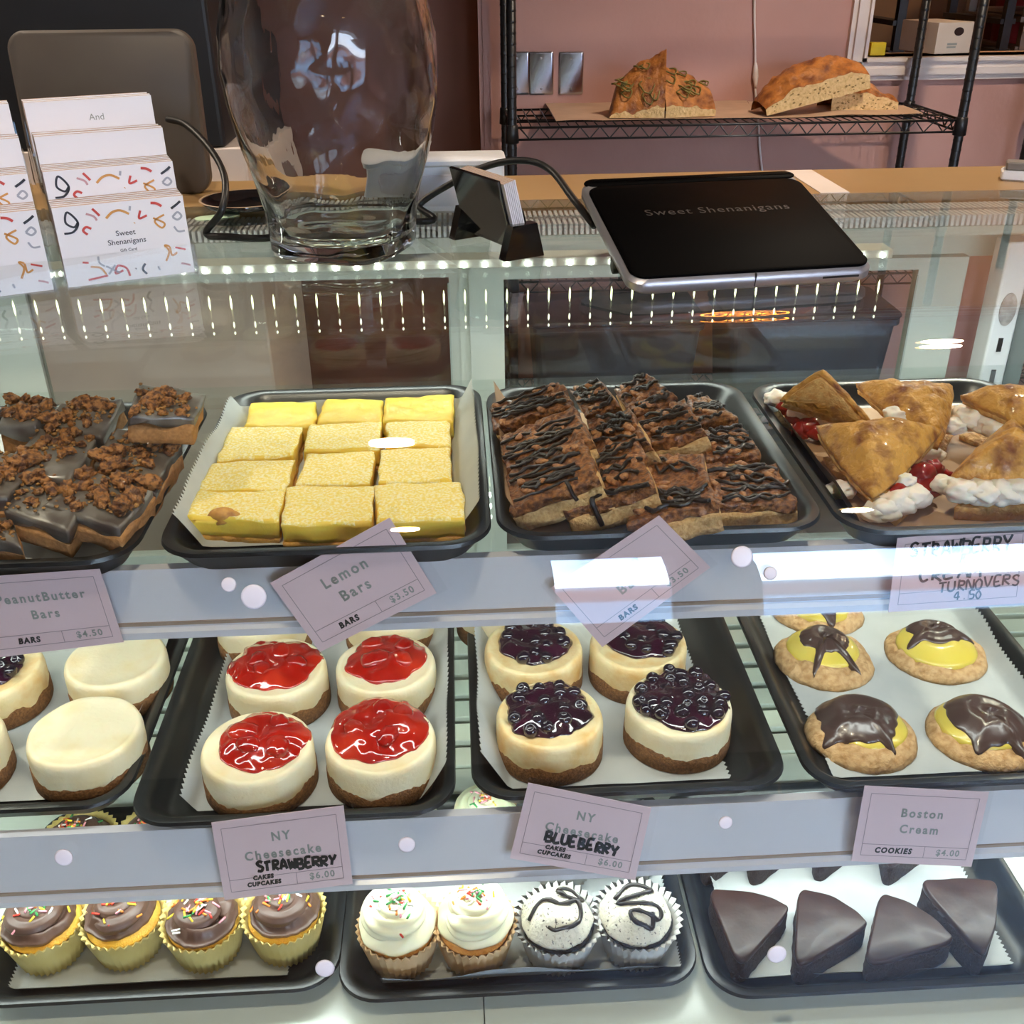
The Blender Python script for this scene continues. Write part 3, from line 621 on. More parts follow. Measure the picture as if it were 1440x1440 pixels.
def cheesecake(px, label, kind, R=.0465, seed=0, group=None, gold=0, top=(0, 0), tr=.8, rb=None):
    c = P(px[0], px[1], zf+HC); c.z = zf
    t = thing('cheesecake', label, 'cheesecake', c, (0, 0, seed*1.1), group)
    wob = lambda a: 1+.018*nz((math.cos(a)*1.2, math.sin(a)*1.2, 0), 1.3, seed)
    def body(r0_, z0_, z1_):
        rings = []
        for r, z in ((r0_*1.0, z0_), (r0_, z0_+.008), (r0_*.997, z0_+.014), (r0_*1.0, z1_-.010), (r0_*.995, z1_-.005), (r0_*.97, z1_-.0012), (r0_*.92, z1_+.0006), (r0_*.86, z1_-.0006), (r0_*.6, z1_-.0012), (r0_*.3, z1_-.001), (.0005, z1_-.001)):
            rings.append([(r*wob(a)*math.cos(a), r*wob(a)*math.sin(a), z+.0012*nz((r*math.cos(a), r*math.sin(a), z), 45, seed)) for a in [2*PI*j/56 for j in range(56)]])
        return rings
    MB().loft(body(R, .004, HC)).build('cake_body', CHG if gold else CHS, t)
    rings = []
    for k, (r, z) in enumerate(((.96, 0), (1.012, .0008), (1.014, .008), (1.012, .015), (.985, .0165))):
        rings.append([(R*r*wob(a)*math.cos(a)*(1+.006*nz((math.cos(a)*4, math.sin(a)*4, z*90), 3, seed)), R*r*wob(a)*math.sin(a), z+(.0075*nz((math.cos(a), math.sin(a), 0), 2.2, seed+3)+.0022*nz((math.cos(a), math.sin(a), 0), 14, seed) if k >= 3 else 0)) for a in [2*PI*j/96 for j in range(96)]])
    MB().loft(rings).build('crust', CRU, t)
    if kind == 'plain': return t
    d0 = Vector((top[0], top[1], 0)); i3 = Matrix.Rotation(-seed*1.1, 3, 'Z'); d0 = i3 @ d0
    rf = lambda a: R*tr*(1+.16*nz((math.cos(a), math.sin(a), 0), 1.5, seed+20)+.08*nz((math.cos(a), math.sin(a), 0), 4, seed+21))
    if kind == 'straw':
        v, f = polar(rf, lambda x, y, tt, a: .008*(1-tt**3.2)+.0052*(1-tt**4)*nz((x, y, 0), 52, seed+30)+.0018*nz((x, y, 0), 120, seed), 24, 72, zb=-.0015)
        MB().add(*shift((v, f), (d0.x, d0.y, HC-.0004))).build('strawberry_topping', STR, t); st_ = COL.objects[-1]
        R_ = random.Random(seed)
        for i in range(4):
            a = i*PI/2+R_.uniform(-.4, .4); r = R*tr*R_.uniform(.25, .6)
            MB().add(*shift(lump(R_.uniform(.010, .014), seed*9+i, 3, (1, .75, .45), .2, 1.5), (d0.x+r*math.cos(a), d0.y+r*math.sin(a), HC+.0052), Euler((0, 0, R_.uniform(0, 6))).to_matrix())).build('strawberry_piece', STD if i % 2 else STR, st_)
    else:
        v, f = polar(rf, lambda x, y, tt, a: .0078*(1-tt**4)+.0034*(1-tt**4)*nz((x, y, 0), 70, seed+30), 18, 72, zb=-.0015)
        MB().add(*shift((v, f), (d0.x, d0.y, HC-.0004))).build('blueberry_glaze', BLG, t); gl_ = COL.objects[-1]
        R_ = random.Random(seed+5); pts = []; proto = None; tries = 0
        while len(pts) < (rb or 15) and tries < 900:
            tries += 1; a = R_.uniform(0, 2*PI); r = rf(a)*.92*math.sqrt(R_.random()); p = (r*math.cos(a), r*math.sin(a))
            if all((p[0]-q[0])**2+(p[1]-q[1])**2 > .0112**2 for q in pts):
                pts.append(p); s = R_.uniform(1.1, 1.38)
                if proto is None:
                    m = MB().lathe([(.0001, -.0052), (.003, -.0046), (.0053, -.001), (.0054, .001), (.0038, .0039), (.0022, .0045), (.0019, .0042), (.0012, .0037), (.0001, .0036)], 16)
                    proto = m.build('blueberry', BLB, gl_); b = proto
                else: b = proto.copy(); COL.objects.link(b)
                b.location = (d0.x+p[0], d0.y+p[1], HC+.0032+.0022*R_.random()*(1-(p[0]**2+p[1]**2)/R**2)); b.rotation_euler = (R_.uniform(-.8, .8), R_.uniform(-.8, .8), 0); b.scale = (s, s, s*.93)
    return t
cheesecake((118, 1026), 'plain pale cheesecake at the front of its tray, whole and uncut looking', 'plain', seed=1, group='plain cheesecakes', R=.0475)
cheesecake((162, 925), 'plain pale cheesecake in the second row beneath the peanut butter card', 'plain', seed=2, group='plain cheesecakes')
cheesecake((-78, 1042), 'plain pale cheesecake cut off by the left edge at the front', 'plain', seed=3, group='plain cheesecakes')
cheesecake((-14, 940), 'cheesecake with a dark fruit topping at the far left, second row', 'blue', seed=4, tr=.62, gold=1, group='plain cheesecakes', rb=10)
g = 'strawberry cheesecakes'
cheesecake((361, 1048), 'strawberry cheesecake at the front left of its tray, topping lopsided', 'straw', seed=5, group=g, top=(.004, .004), tr=.80)
cheesecake((535, 1036), 'strawberry cheesecake at the front right of its tray, topping reaching the back edge', 'straw', seed=6, group=g, top=(-.001, .010), tr=.88)
cheesecake((388, 938), 'strawberry cheesecake in the second row left, topping almost covering it', 'straw', seed=7, group=g, top=(-.002, .005), tr=.86)
cheesecake((542, 932), 'strawberry cheesecake in the second row right below the lemon bars card', 'straw', seed=8, group=g, top=(.001, .007), tr=.80)
cheesecake((368, 858), 'strawberry cheesecake in the rear row left, mostly hidden by the rail', 'straw', seed=9, group=g)
cheesecake((548, 850), 'strawberry cheesecake in the rear row right, mostly hidden by the rail', 'straw', seed=10, group=g)
g = 'blueberry cheesecakes'
cheesecake((773, 1004), 'blueberry cheesecake at the front left of its tray with golden rim', 'blue', seed=11, group=g, gold=1, top=(-.001, .006), tr=.80)
cheesecake((955, 988), 'blueberry cheesecake at the front right, topping heaped to the right edge', 'blue', seed=12, group=g, top=(.004, .006), tr=.92, rb=24)
cheesecake((750, 908), 'blueberry cheesecake in the second row left with dark sunken topping', 'blue', seed=13, group=g, gold=1, top=(0, .006), tr=.74, rb=13)
cheesecake((898, 902), 'blueberry cheesecake in the second row right behind the pecan bars card', 'blue', seed=14, group=g, gold=1, top=(.004, .008), tr=.76)
cheesecake((705, 838), 'blueberry cheesecake in the rear row left, mostly hidden by the rail', 'blue', seed=15, group=g)
for i in range(3):
    p = P((698, 1027, 1020)[i], (1003, 962, 968)[i], zf+(.004, .05, .05)[i])
    if i == 0: tag(MB().add(*lump(.0052, 3, 2, (1, 1, .9), .05)).build('blueberry', BLB, loc=p), 'single fallen blueberry on the parchment left of a blueberry cheesecake', 'blueberry')
# ------------------------------------------------------------ chocolate topped cookies
CKY = mat('cookie_dough', 'd3ad7d', .8, c2='b58a58', scale=170, bump=.0022, bscale=240, thr=(.4, .68))
CUS = mat('yellow_custard', 'dfca62', .25, c2='d8c050', scale=20, coat=.3, sss=.15, sssr=.005)
GAN = mat('chocolate_ganache', '4c3a37', .28, c2='45332f', scale=25, coat=.25, spec=.6)
def cookie(px, label, seed, cust, choc, drips, cr2=.76, hr=.56):
    z0 = zf; c = P(px[0], px[1], z0+.012); c.z = z0; R = .0485
    t = thing('cookie', label, 'cookie', c, group='chocolate topped cookies')
    rf = lambda a: R*(1+.05*nz((math.cos(a), math.sin(a), 0), 1.6, seed)+.02*nz((math.cos(a), math.sin(a), 0), 6, seed))
    def ck(x, y, tt, a): return .0135*(1-tt**6)**.7*(1-.10*tt)+.0042*nz((x, y, 0), 38, seed)*(1-tt*.4)-.0034*max(0, 1-7*abs(nz((x, y, 0), 34, seed+4)))*min(1, 4*(1-tt)+.2)
    v, f = polar(rf, ck, 26, 96, zb=0); MB().add(v, f).build('cookie_base', CKY, t)
    def base(x, y): tt = min(1, math.hypot(x, y)/R); return .0135*(1-tt**6)**.7*(1-.10*tt)
    cx, cy = cust
    def cz(x, y):
        r = math.hypot(x-cx, y-cy)/(R*cr2); return base(x, y)+(.0065*(1-r**4) if r < 1 else 0)
    v, f = polar(lambda a: R*cr2*(1+.04*nz((math.cos(a), math.sin(a), 0), 2, seed+2)), lambda x, y, tt, a: base(x+cx, y+cy)*.97+.0065*(1-tt**4)+.0022*math.cos(tt*9+a*.5)*(1-tt), 18, 72, thick=.009)
    MB().add(*shift((v, f), (cx, cy, 0))).build('custard', CUS, t)
    hx, hy = choc
    def hrf(a):
        r = R*hr*(1+.10*nz((math.cos(a), math.sin(a), 0), 1.8, seed+6)+.06*nz((math.cos(a), math.sin(a), 0), 5, seed+7))
        for da, ln, wd in drips:
            d_ = (a-da+PI) % (2*PI)-PI; r += R*ln*math.exp(-(d_/wd)**2)
        return r
    def hz(x, y, tt, a):
        X, Y = x+hx, y+hy; r = math.hypot(X-cx, Y-cy)/(R*cr2); s = max(base(X, Y), base(X, Y)+.0065*(1-min(1, r)**4)) ; return s+.0036*(1-tt**8)+.0026*math.cos(tt*9+a*.4)*(1-tt)
    v, f = polar(hrf, hz, 26, 120, thick=.0042); MB().add(*shift((v, f), (hx, hy, 0))).build('chocolate_coat', GAN, t)
    return t
cookie((1213, 1020), 'chocolate topped custard cookie at the front left of its tray', 1, (.004, .006), (-.002, .010), ((-2.5, .28, .16), (-1.2, .30, .11), (-2.8, .16, .14), (.3, .10, .3)), hr=.74)
cookie((1385, 1020), 'chocolate topped custard cookie at the front right of its tray', 2, (-.002, .006), (.006, .008), ((-2.15, .26, .16), (-1.3, .34, .11), (-.2, .1, .3)), hr=.76)
cookie((1161, 915), 'custard cookie with two chocolate streams running down, second row left', 3, (.0, .008), (.002, .012), ((-2.05, .62, .10), (-1.15, .62, .10), (1.5, .1, .4)), hr=.50, cr2=.72)
cookie((1318, 907), 'custard cookie with chocolate on its rear half only, second row right', 4, (.0, .002), (.003, .018), ((3.75, .34, .16), (-.45, .30, .16)), hr=.54, cr2=.78)
cookie((1150, 845), 'chocolate topped custard cookie in the rear row, mostly hidden by the rail', 5, (0, 0), (0, 0), ((-1.5, .3, .2),))
# ------------------------------------------------------------ cupcakes on the deck
SPM = [mat('sprinkle_'+n, c, .35) for n, c in (('red', 'd8402f'), ('orange', 'ee8a35'), ('yellow', 'f0cf3a'), ('green', '3f9a55'), ('pink', 'f0a0ac'), ('white', 'f5f0ea'))]
LIN = mat('liner_white', 'd9d6d0', .6, c2='cbc8c4', scale=60, sss=.1, sssr=.004); LINY = mat('liner_yellow', 'e8d084', .55, c2='ddc06c', scale=30); LINB = mat('liner_vanilla', 'dcb98c', .55, c2='d0a877', scale=40)
CKYL = mat('yellow_cake', 'e9c24f', .75, c2='dfa848', scale=50, bump=.001, bscale=500); CKVA = mat('vanilla_cake', 'd9a868', .75, c2='c9924f', scale=200, bump=.001, bscale=500)
CKDK = mat('dark_cake', '2a2120', .85, c2='1c1615', scale=300, bump=.0016, bscale=420)
FCH = mat('chocolate_frosting', '5b4136', .42, c2='523a30', scale=30, bump=.0004, bscale=90); FVA = mat('vanilla_frosting', 'f4efcf', .45, c2='f1ebc6', scale=30, sss=.2, sssr=.005)
FOR = mat('cookie_cream_frosting', 'e0dac8', .55, c2='4a4440', scale=420, bump=.001, bscale=300, thr=(.60, .68), sss=.1, sssr=.004)
def liner(t, m, R0, R1, h, seed, n=34, flare=0):
    rings = []
    for r, z, am in ((R0*.9, 0, .0), (R0, .0006, .0012), (R0+(R1-R0)*.5, h*.5, .0018), (R1, h*.92, .0018), (R1+.0012+flare, h+.002, .0016), (R1-.001, h*.9, .0014), (R0-.002, .003, .0006)):
        rings.append([((r+am*(1 if j % 2 else -1))*math.cos(2*PI*j/(2*n)), (r+am*(1 if j % 2 else -1))*math.sin(2*PI*j/(2*n)), z+(.003*nz((math.cos(2*PI*j/(2*n)), math.sin(2*PI*j/(2*n)), 0), 2, seed)+flare*.6*nz((math.cos(2*PI*j/(2*n)), math.sin(2*PI*j/(2*n)), 0), 1.4, seed+1) if z > h*.8 else 0)) for j in range(2*n)])
    MB().loft(rings).build('paper_liner', m, t)
def rope(turns, R0, R1, z0, z1, w0, w1, lobes, amp, twist, a0, flat=1.0, N=170, K=32):
    rings = []
    for i in range(N+1):
        s = i/N; a = a0+2*PI*turns*s; r = R0+(R1-R0)*s**.92; z = z0+(z1-z0)*s**.85; w = (w0+(w1-w0)*s)*min(1, .35+s*14)*(1 if s < .93 else max(.12, 1-((s-.93)/.07)**2))
        er = Vector((math.cos(a), math.sin(a), 0))
        rings.append([Vector((er.x*r, er.y*r, z))+(er*math.cos(b)+Vector((0, 0, flat))*math.sin(b))*w*(1+amp*(abs(math.cos(lobes*b/2+twist*a))*2-1)) for b in [-2*PI*j/K for j in range(K)]])
    return MB().loft(rings)
def cupcake(px, label, kind, seed, group, tilt=(0, 0), zrim=.763):
    c = P(px[0], px[1], zrim); c.z = ZB+.006
    t = thing('cupcake', label, 'cupcake', c, (tilt[0], tilt[1], seed*.7), group); h = .040; R1 = .0345; R0 = .0265; R_ = random.Random(seed)
    liner(t, {'choc': LINY, 'vanilla': LINB, 'oreo': LIN}[kind], R0, R1, h, seed, flare={'choc': .001, 'vanilla': .0008, 'oreo': .003}[kind])
    ck = lambda x, y, tt, a: h-.004+.011*(1-tt**2.4)+.001*nz((x, y, 0), 90, seed)
    v, f = polar(lambda a: R1-.0033, ck, 10, 48, zb=h-.006); MB().add(v, f).build('cake', {'choc': CKYL, 'vanilla': CKVA, 'oreo': CKDK}[kind], t)
    off = (R_.uniform(-.003, .003), R_.uniform(-.002, .004)); zt_ = h+.003
    if kind == 'choc':
        Rf = lambda a: .0305*(1+.07*nz((math.cos(a), math.sin(a), 0), 1.7, seed)+.04*nz((math.cos(a), math.sin(a), 0), 5, seed))
        hf = lambda x, y, tt, a: .009*(1-tt**2.6)+.0044*math.cos(a-2*PI*2.0*tt)*(1-tt**6)*min(1, tt*4)+.0007*math.sin(14*a+30*tt)*tt*(1-tt)
    elif kind == 'vanilla':
        Rf = lambda a: .0335*(1+.03*nz((math.cos(a), math.sin(a), 0), 2, seed)+.02*math.cos(7*a+1.5))
        hf = lambda x, y, tt, a: .014*(1-tt**3.4)+.0030*(1-abs(math.sin(4*a+2*PI*1.0*tt)))**.8*tt**.6*(1-tt**7)*1.35+.0016*math.cos(a-2*PI*2*tt)*(1-tt)
    else:
        Rf = lambda a: .0315*(1+.05*nz((math.cos(a), math.sin(a), 0), 2, seed)+.02*nz((math.cos(a), math.sin(a), 0), 7, seed))
        hf = lambda x, y, tt, a: .019*(1-tt**3)+.0032*nz((x, y, 0), 60, seed)+.0007*nz((x, y, 0), 170, seed)
    v, f = polar(Rf, hf, 34, 126, zb=-.003)
    fm = MB().add(*shift((v, f), (off[0], off[1], zt_)))
    if kind != 'oreo':
        rp_ = (2.35, .0225, .0006, .0085, .0235, .0112, .0062, 7, .13, 1.2) if kind == 'vanilla' else (1.9, .0205, .0006, .004, .0115, .0098, .0078, 10, .05, .6)
        rm = rope(*rp_, a0=seed*1.3, flat=1.0 if kind == 'vanilla' else .72); fm.add([(p[0]+off[0], p[1]+off[1], p[2]+zt_) for p in rm.v], rm.f)
        def surf(x, y):
            s = min(1, max(0, 1-math.hypot(x, y)/rp_[1])); w = rp_[5]+(rp_[6]-rp_[5])*s
            return zt_+rp_[3]+(rp_[4]-rp_[3])*s**.85+w*(.92 if kind == 'vanilla' else .66)-(0 if math.hypot(x, y) < rp_[1] else (math.hypot(x, y)-rp_[1])*.7)
    fm.build('frosting', {'choc': FCH, 'vanilla': FVA, 'oreo': FOR}[kind], t); fr_ = COL.objects[-1]
    if kind == 'oreo':
        def surf(x, y):
            a = math.atan2(y, x); tt = min(.97, math.hypot(x, y)/Rf(a)); return zt_+hf(x, y, tt, a)
    if kind != 'oreo':
        m = MB(); N = 46 if kind == 'choc' else 34
        for i in range(N):
            a = R_.uniform(0, 2*PI); r = abs(R_.gauss(0, .013 if kind == 'choc' else .011)); r = min(r, .028); x, y = r*math.cos(a), r*math.sin(a)
            b = R_.uniform(0, PI); l = R_.uniform(.0026, .0040); z = surf(x, y)+.0009; dx, dy = l*math.cos(b), l*math.sin(b); dz = R_.uniform(-.0012, .0012)
            m.tube([(off[0]+x-dx, off[1]+y-dy, z-dz), (off[0]+x+dx, off[1]+y+dy, z+dz)], .00098, 5, mi=R_.randrange(6))
        tag(m.build('sprinkles', SPM, fr_), kind='stuff')
    else:
        m = MB(); pts = []
        path = ([(-.6, .25), (-.1, .6), (.5, .45), (-.55, .1), (.55, .0), (.5, -.3), (-.2, -.15), (-.12, -.42), (.3, -.5), (.38, -.2)], [(-.8, -.05), (-.4, .22), (.3, .15), (.75, .35), (.45, .6), (.05, .5), (.6, .15), (.55, -.3), (-.05, -.5), (-.3, -.42)])[seed % 2]; ca, sa = math.cos(-seed*.7), math.sin(-seed*.7)
        for px_, py_ in path:
            px_, py_ = px_*1.05, py_*1.2-.2; x, y = (px_*ca-py_*sa)*.0295, (px_*sa+py_*ca)*.0295; pts.append((off[0]+x, off[1]+y, surf(x, y)+.0012))
        sm = smooth2(pts, 6); sm = [(x, y, surf(x-off[0], y-off[1])+.0012) for x, y, z in sm]
        m.tube(sm, [0.0019*(1+.5*nz((q[0], q[1], 0), 150, seed)) for q in sm], 6); m.build('chocolate_drizzle', DRZ, fr_)
    return t
g = 'chocolate frosted cupcakes'
cupcake((60, 1290), 'yellow cupcake with chocolate frosting and sprinkles, leftmost of the front row', 'choc', 1, g)
cupcake((172, 1284), 'yellow cupcake with chocolate frosting and sprinkles, second from left in front', 'choc', 2, g)
cupcake((285, 1287), 'yellow cupcake with chocolate frosting and sprinkles, third from left in front', 'choc', 3, g)
cupcake((398, 1278), 'yellow cupcake with chocolate frosting, nearest the right end of its tray, liner pulled up', 'choc', 4, g)
cupcake((108, 1178), 'chocolate frosted cupcake in the rear row, left of the two showing', 'choc', 5, g)
cupcake((212, 1172), 'chocolate frosted cupcake in the rear row, right of the two showing', 'choc', 6, g)
g = 'white frosted cupcakes'
cupcake((561, 1297), 'cupcake with swirled white frosting and sprinkles, front left of its tray', 'vanilla', 7, g)
cupcake((667, 1293), 'cupcake with swirled white frosting beside the cookies and cream cupcake', 'vanilla', 8, g)
cupcake((572, 1168), 'cupcake with white frosting in the rear row under the strawberry cheesecake tray', 'vanilla', 9, g)
cupcake((684, 1153), 'cupcake with white frosting and sprinkles in the rear row between two cheesecake trays', 'vanilla', 10, g)
g = 'cookies and cream cupcakes'
cupcake((785, 1290), 'dark cupcake with speckled cream frosting and chocolate squiggle, front left', 'oreo', 11, g, (0, 0))
cupcake((896, 1284), 'dark cupcake with speckled cream frosting and wide liner, front right corner', 'oreo', 12, g, (0, 0))
cupcake((790, 1178), 'dark cupcake behind the rail, left one of the rear pair', 'oreo', 13, g)
cupcake((905, 1170), 'dark cupcake behind the rail, right one of the rear pair', 'oreo', 14, g)
# ------------------------------------------------------------ brownie wedges
FUD = mat('fudge_glaze', '38221b', .40, c2='2e1b14', scale=60, coat=.04, spec=.4, bump=.0004, bscale=90)
BRW = mat('brownie_crumb', '37231a', .95, c2='24160f', scale=400, bump=.0025, bscale=420)
def wedge(pts, label, seed, zt_, th=.030):
    """pts: outline of the top face in the photograph, first point is the tip"""
    ws = [P(x, y, zt_) for x, y in pts]; c = sum(ws, Vector())/len(ws); L = []
    fine = []; n = len(ws)
    for i in range(n):
        a, b = ws[i], ws[(i+1) % n]
        for k in range(14): fine.append(a.lerp(b, k/14)-c)
    m_ = len(fine); L = [sum((fine[(i+j) % m_] for j in range(-3, 4)), Vector())/7 for i in range(m_)]
    base = Vector((c.x, c.y, zt_-th))
    t = thing('brownie', label, 'brownie', base, group='fudge brownie wedges')
    N = len(L); rings = []
    for s, z in ((.99, 0), (1.0, .002), (1.01, th*.15), (1.01, th*.3), (1.0, th*.45), (1.0, th*.6), (1.0, th*.72), (1.0, th*.84)):
        rings.append([(p.x*s*(1+.035*nz((p.x, p.y, z), 190, seed)), p.y*s*(1+.035*nz((p.x, p.y, z+1), 190, seed)), z) for p in L])
    MB().loft(rings).build('brownie_body', BRW, t)
    rings = []
    for s, z in ((.995, th*.80), (1.008, th*.88), (1.0, th*.94), (.978, th*.985), (.955, th), (.93, th+.0001), (.88, th+.0002), (.8, th+.0003), (.5, th+.001), (.2, th+.001), (.01, th+.001)):
        rings.append([(p.x*s, p.y*s, z+.0010*nz((p.x*s, p.y*s, 0), 50, seed)-(.004*max(0, nz((p.x, p.y, 0), 60, seed+1)) if z < th*.85 else 0)) for p in L])
    MB().loft(rings).build('fudge_glaze', FUD, t)
zw = ZB+.0055+.030
wedge(((1040, 1362), (1113, 1276), (1088, 1262), (1050, 1252), (994, 1248)), 'dark fudge brownie wedge at the far left of the front row', 1, zw)
wedge(((1117, 1364), (1223, 1300), (1205, 1280), (1170, 1258), (1122, 1247)), 'dark fudge brownie wedge second from left in the front row', 2, zw)
wedge(((1215, 1360), (1346, 1322), (1318, 1292), (1280, 1268), (1237, 1253)), 'dark fudge brownie wedge third from left, with a wet shine in its middle', 3, zw)
wedge(((1384, 1345), (1402, 1300), (1404, 1238), (1350, 1233), (1290, 1237)), 'dark fudge brownie wedge at the far right, leaning on its neighbour', 4, zw+.005, .035)
for i, (x, y) in enumerate(((1000, 1222), (1068, 1222), (1160, 1216), (1258, 1222))):
    wedge(((x-8, y), (x+62, y-52), (x+40, y-66), (x+4, y-74), (x-22, y-68)), 'dark fudge brownie wedge of the rear row behind the rail, number %s from the left' % ('one', 'two', 'three', 'four')[i], 10+i, zw)
# ------------------------------------------------------------ price cards in clear sleeves
CARDM = mat('card_pink', 'efd3d6', .55, c2='eccfd2', scale=8); INKG = mat('ink_grey', '9a9d96', .6); INKB = mat('ink_black', '16181c', .5); INKL = mat('ink_line', 'a58f92', .6)
SLV = pane_mat('clear_sleeve', (.975, .975, .98), 1.35, .04)
def card(label, px, Y, lines, cat_, price, extra=(), rot=0, sz=.95, slv=(.35, .35, .35, .35), bend=0):
    q = [PY(x, y, Y) for x, y in px]; TL, TR, BR, BL = q; c = (BL+BR)/2
    t = thing('price_card', label, 'price card', c, group='price cards')
    Nn = ((TR-TL).cross(TL-BL)).normalized(); Nn = Nn if Nn.y < 0 else -Nn; Wd, Hd = 10.2, 6.2
    def mp(x, y, h=0):
        u, v = x/Wd, y/Hd; p = (BL*(1-u)+BR*u)*(1-v)+(TL*(1-u)+TR*u)*v
        return p+Nn*(h+bend*math.sin(PI*min(1, max(0, u))))
    def sheet(x0, y0, x1, y1, h, th, n=10):
        m = MB(); a = [mp(x0+(x1-x0)*i/n, y, h) for y in (y0, y1) for i in range(n+1)]; b = [p-Nn*th for p in a]; v = a+b; f = []; k = 2*(n+1)
        for i in range(n):
            f += [(i, i+1, n+2+i, n+1+i), (k+i, k+n+1+i, k+n+2+i, k+i+1), (i+1, i, k+i, k+i+1), (n+1+i, n+2+i, k+n+2+i, k+n+1+i)]
        f += [(0, n+1, k+n+1, k), (n, k+n, k+n+1+n, n+1+n)]; return m.add(v, f)
    sheet(0, 0, Wd, Hd, 0, .0004).build('card', CARDM, t, off=c, smooth=False); crd = COL.objects[-1]
    l, r, b, tp = slv
    s = MB(); n = 10; a = [mp(-l+(Wd+l+r)*i/n, y, .0009) for y in (-b, Hd+tp) for i in range(n+1)]; s.add(a, [(i, i+1, n+2+i, n+1+i) for i in range(n)]); s.build('clear_sleeve', SLV, t, off=c, smooth=False)
    m = MB()
    def pr(vf, mi, h=.0003): m.add([mp(x, y, h) for x, y in vf[0]], vf[1], mi)
    x0, x1, y0, y1 = .65, Wd-.65, .6, Hd-.55; yl = 1.55; xd = 5.9
    for a, b2 in (((x0, y0), (x1, y0)), ((x0, y1), (x1, y1)), ((x0, y0), (x0, y1)), ((x1, y0), (x1, y1)), ((x0, yl), (x1, yl)), ((xd, y0), (xd, yl))): pr(ribbon([a, b2], .05), 2)
    for s_, y in lines: pr(text2d(s_, sz, Wd/2, y, 1.32, .03), 0)
    cl = cat_ if isinstance(cat_, (list, tuple)) else [cat_]
    for i, s_ in enumerate(cl): pr(text2d(s_, .62 if len(cl) == 1 else .46, 3.3, (1.06 if len(cl) == 1 else (1.5, 1.0)[i]), 1.25, .035, .12), 1)
    if price: pr(text2d(price, .72, 7.9, 1.07, 1.25, .02), 0)
    for ex in extra:
        for vf in ex: pr(vf, 1, .0005)
    m.build('printed_text', [INKG, INKB, INKL], crd, off=c, smooth=False)
    return t
YU, YL = .6455, .6025
card('pink price card reading PeanutButter Bars $4.50 at the left edge', ((-48, 813), (140, 800), (174, 903), (-14, 926)), YU, [('PeanutButter', 4.35), ('Bars', 3.0)], 'BARS', '$4.50', slv=(.4, .3, .1, .9))
card('tilted pink price card reading Lemon Bars $3.50', ((380, 820), (548, 728), (614, 834), (450, 917)), YU, [('Lemon', 4.3), ('Bars', 2.9)], 'BARS', '$3.50', slv=(.0, .9, .1, .6), sz=1.1)
card('steeply tilted pink price card reading Pecan Bars', ((775, 827), (927, 725), (999, 798), (847, 910)), YU, [('Pecan', 4.3), ('Bars', 2.9)], 'BARS', '$3.50', slv=(.5, .6, .1, .7), sz=1.1)
card('pink card with handwritten Strawberry and Cream Turnovers at the right', ((1262, 757), (1452, 738), (1440, 848), (1249, 861)), YU, [], '', '', extra=(hand('STRAWBERRY', 1.1, 4.5, .78, 1.15, .2, 0, 1), hand('&', 4.8, 3.6, .8, .8, .16, 0, 2), hand('CREAM', 2.0, 2.45, .95, 1.1, .2, .02, 3), hand('TURNOVERS', 3.6, 1.45, .68, .85, .15, .03, 4), hand('4.50', 4.8, .65, .55, .7, .12, 0, 5)), slv=(.5, .4, .3, .5))
card('pink price card reading NY Cheesecake with handwritten STRAWBERRY', ((297, 1157), (483, 1133), (496, 1243), (316, 1266)), YL, [('NY', 4.55), ('Cheesecake', 3.25)], ('CAKES', 'CUPCAKES'), '$6.00', extra=(hand('STRAWBERRY', 2.9, 1.95, .63, .8, .24, -.03, 6),), slv=(.1, .2, .1, .4))
card('pink price card reading NY Cheesecake with handwritten BLUEBERRY', ((743, 1101), (916, 1136), (893, 1238), (717, 1207)), YL, [('NY', 4.45), ('Cheesecake', 3.15)], ('CAKES', 'CUPCAKES'), '$6.00', extra=(hand('BLUEBERRY', 2.3, 2.05, .68, .85, .26, -.05, 7),), slv=(.5, .6, .1, .5))
card('pink price card reading Boston Cream Cookies $4.00', ((1216, 1105), (1391, 1114), (1366, 1219), (1197, 1211)), YL, [('Boston', 4.2), ('Cream', 2.9)], 'COOKIES', '$4.00', slv=(.5, .35, .35, .5))
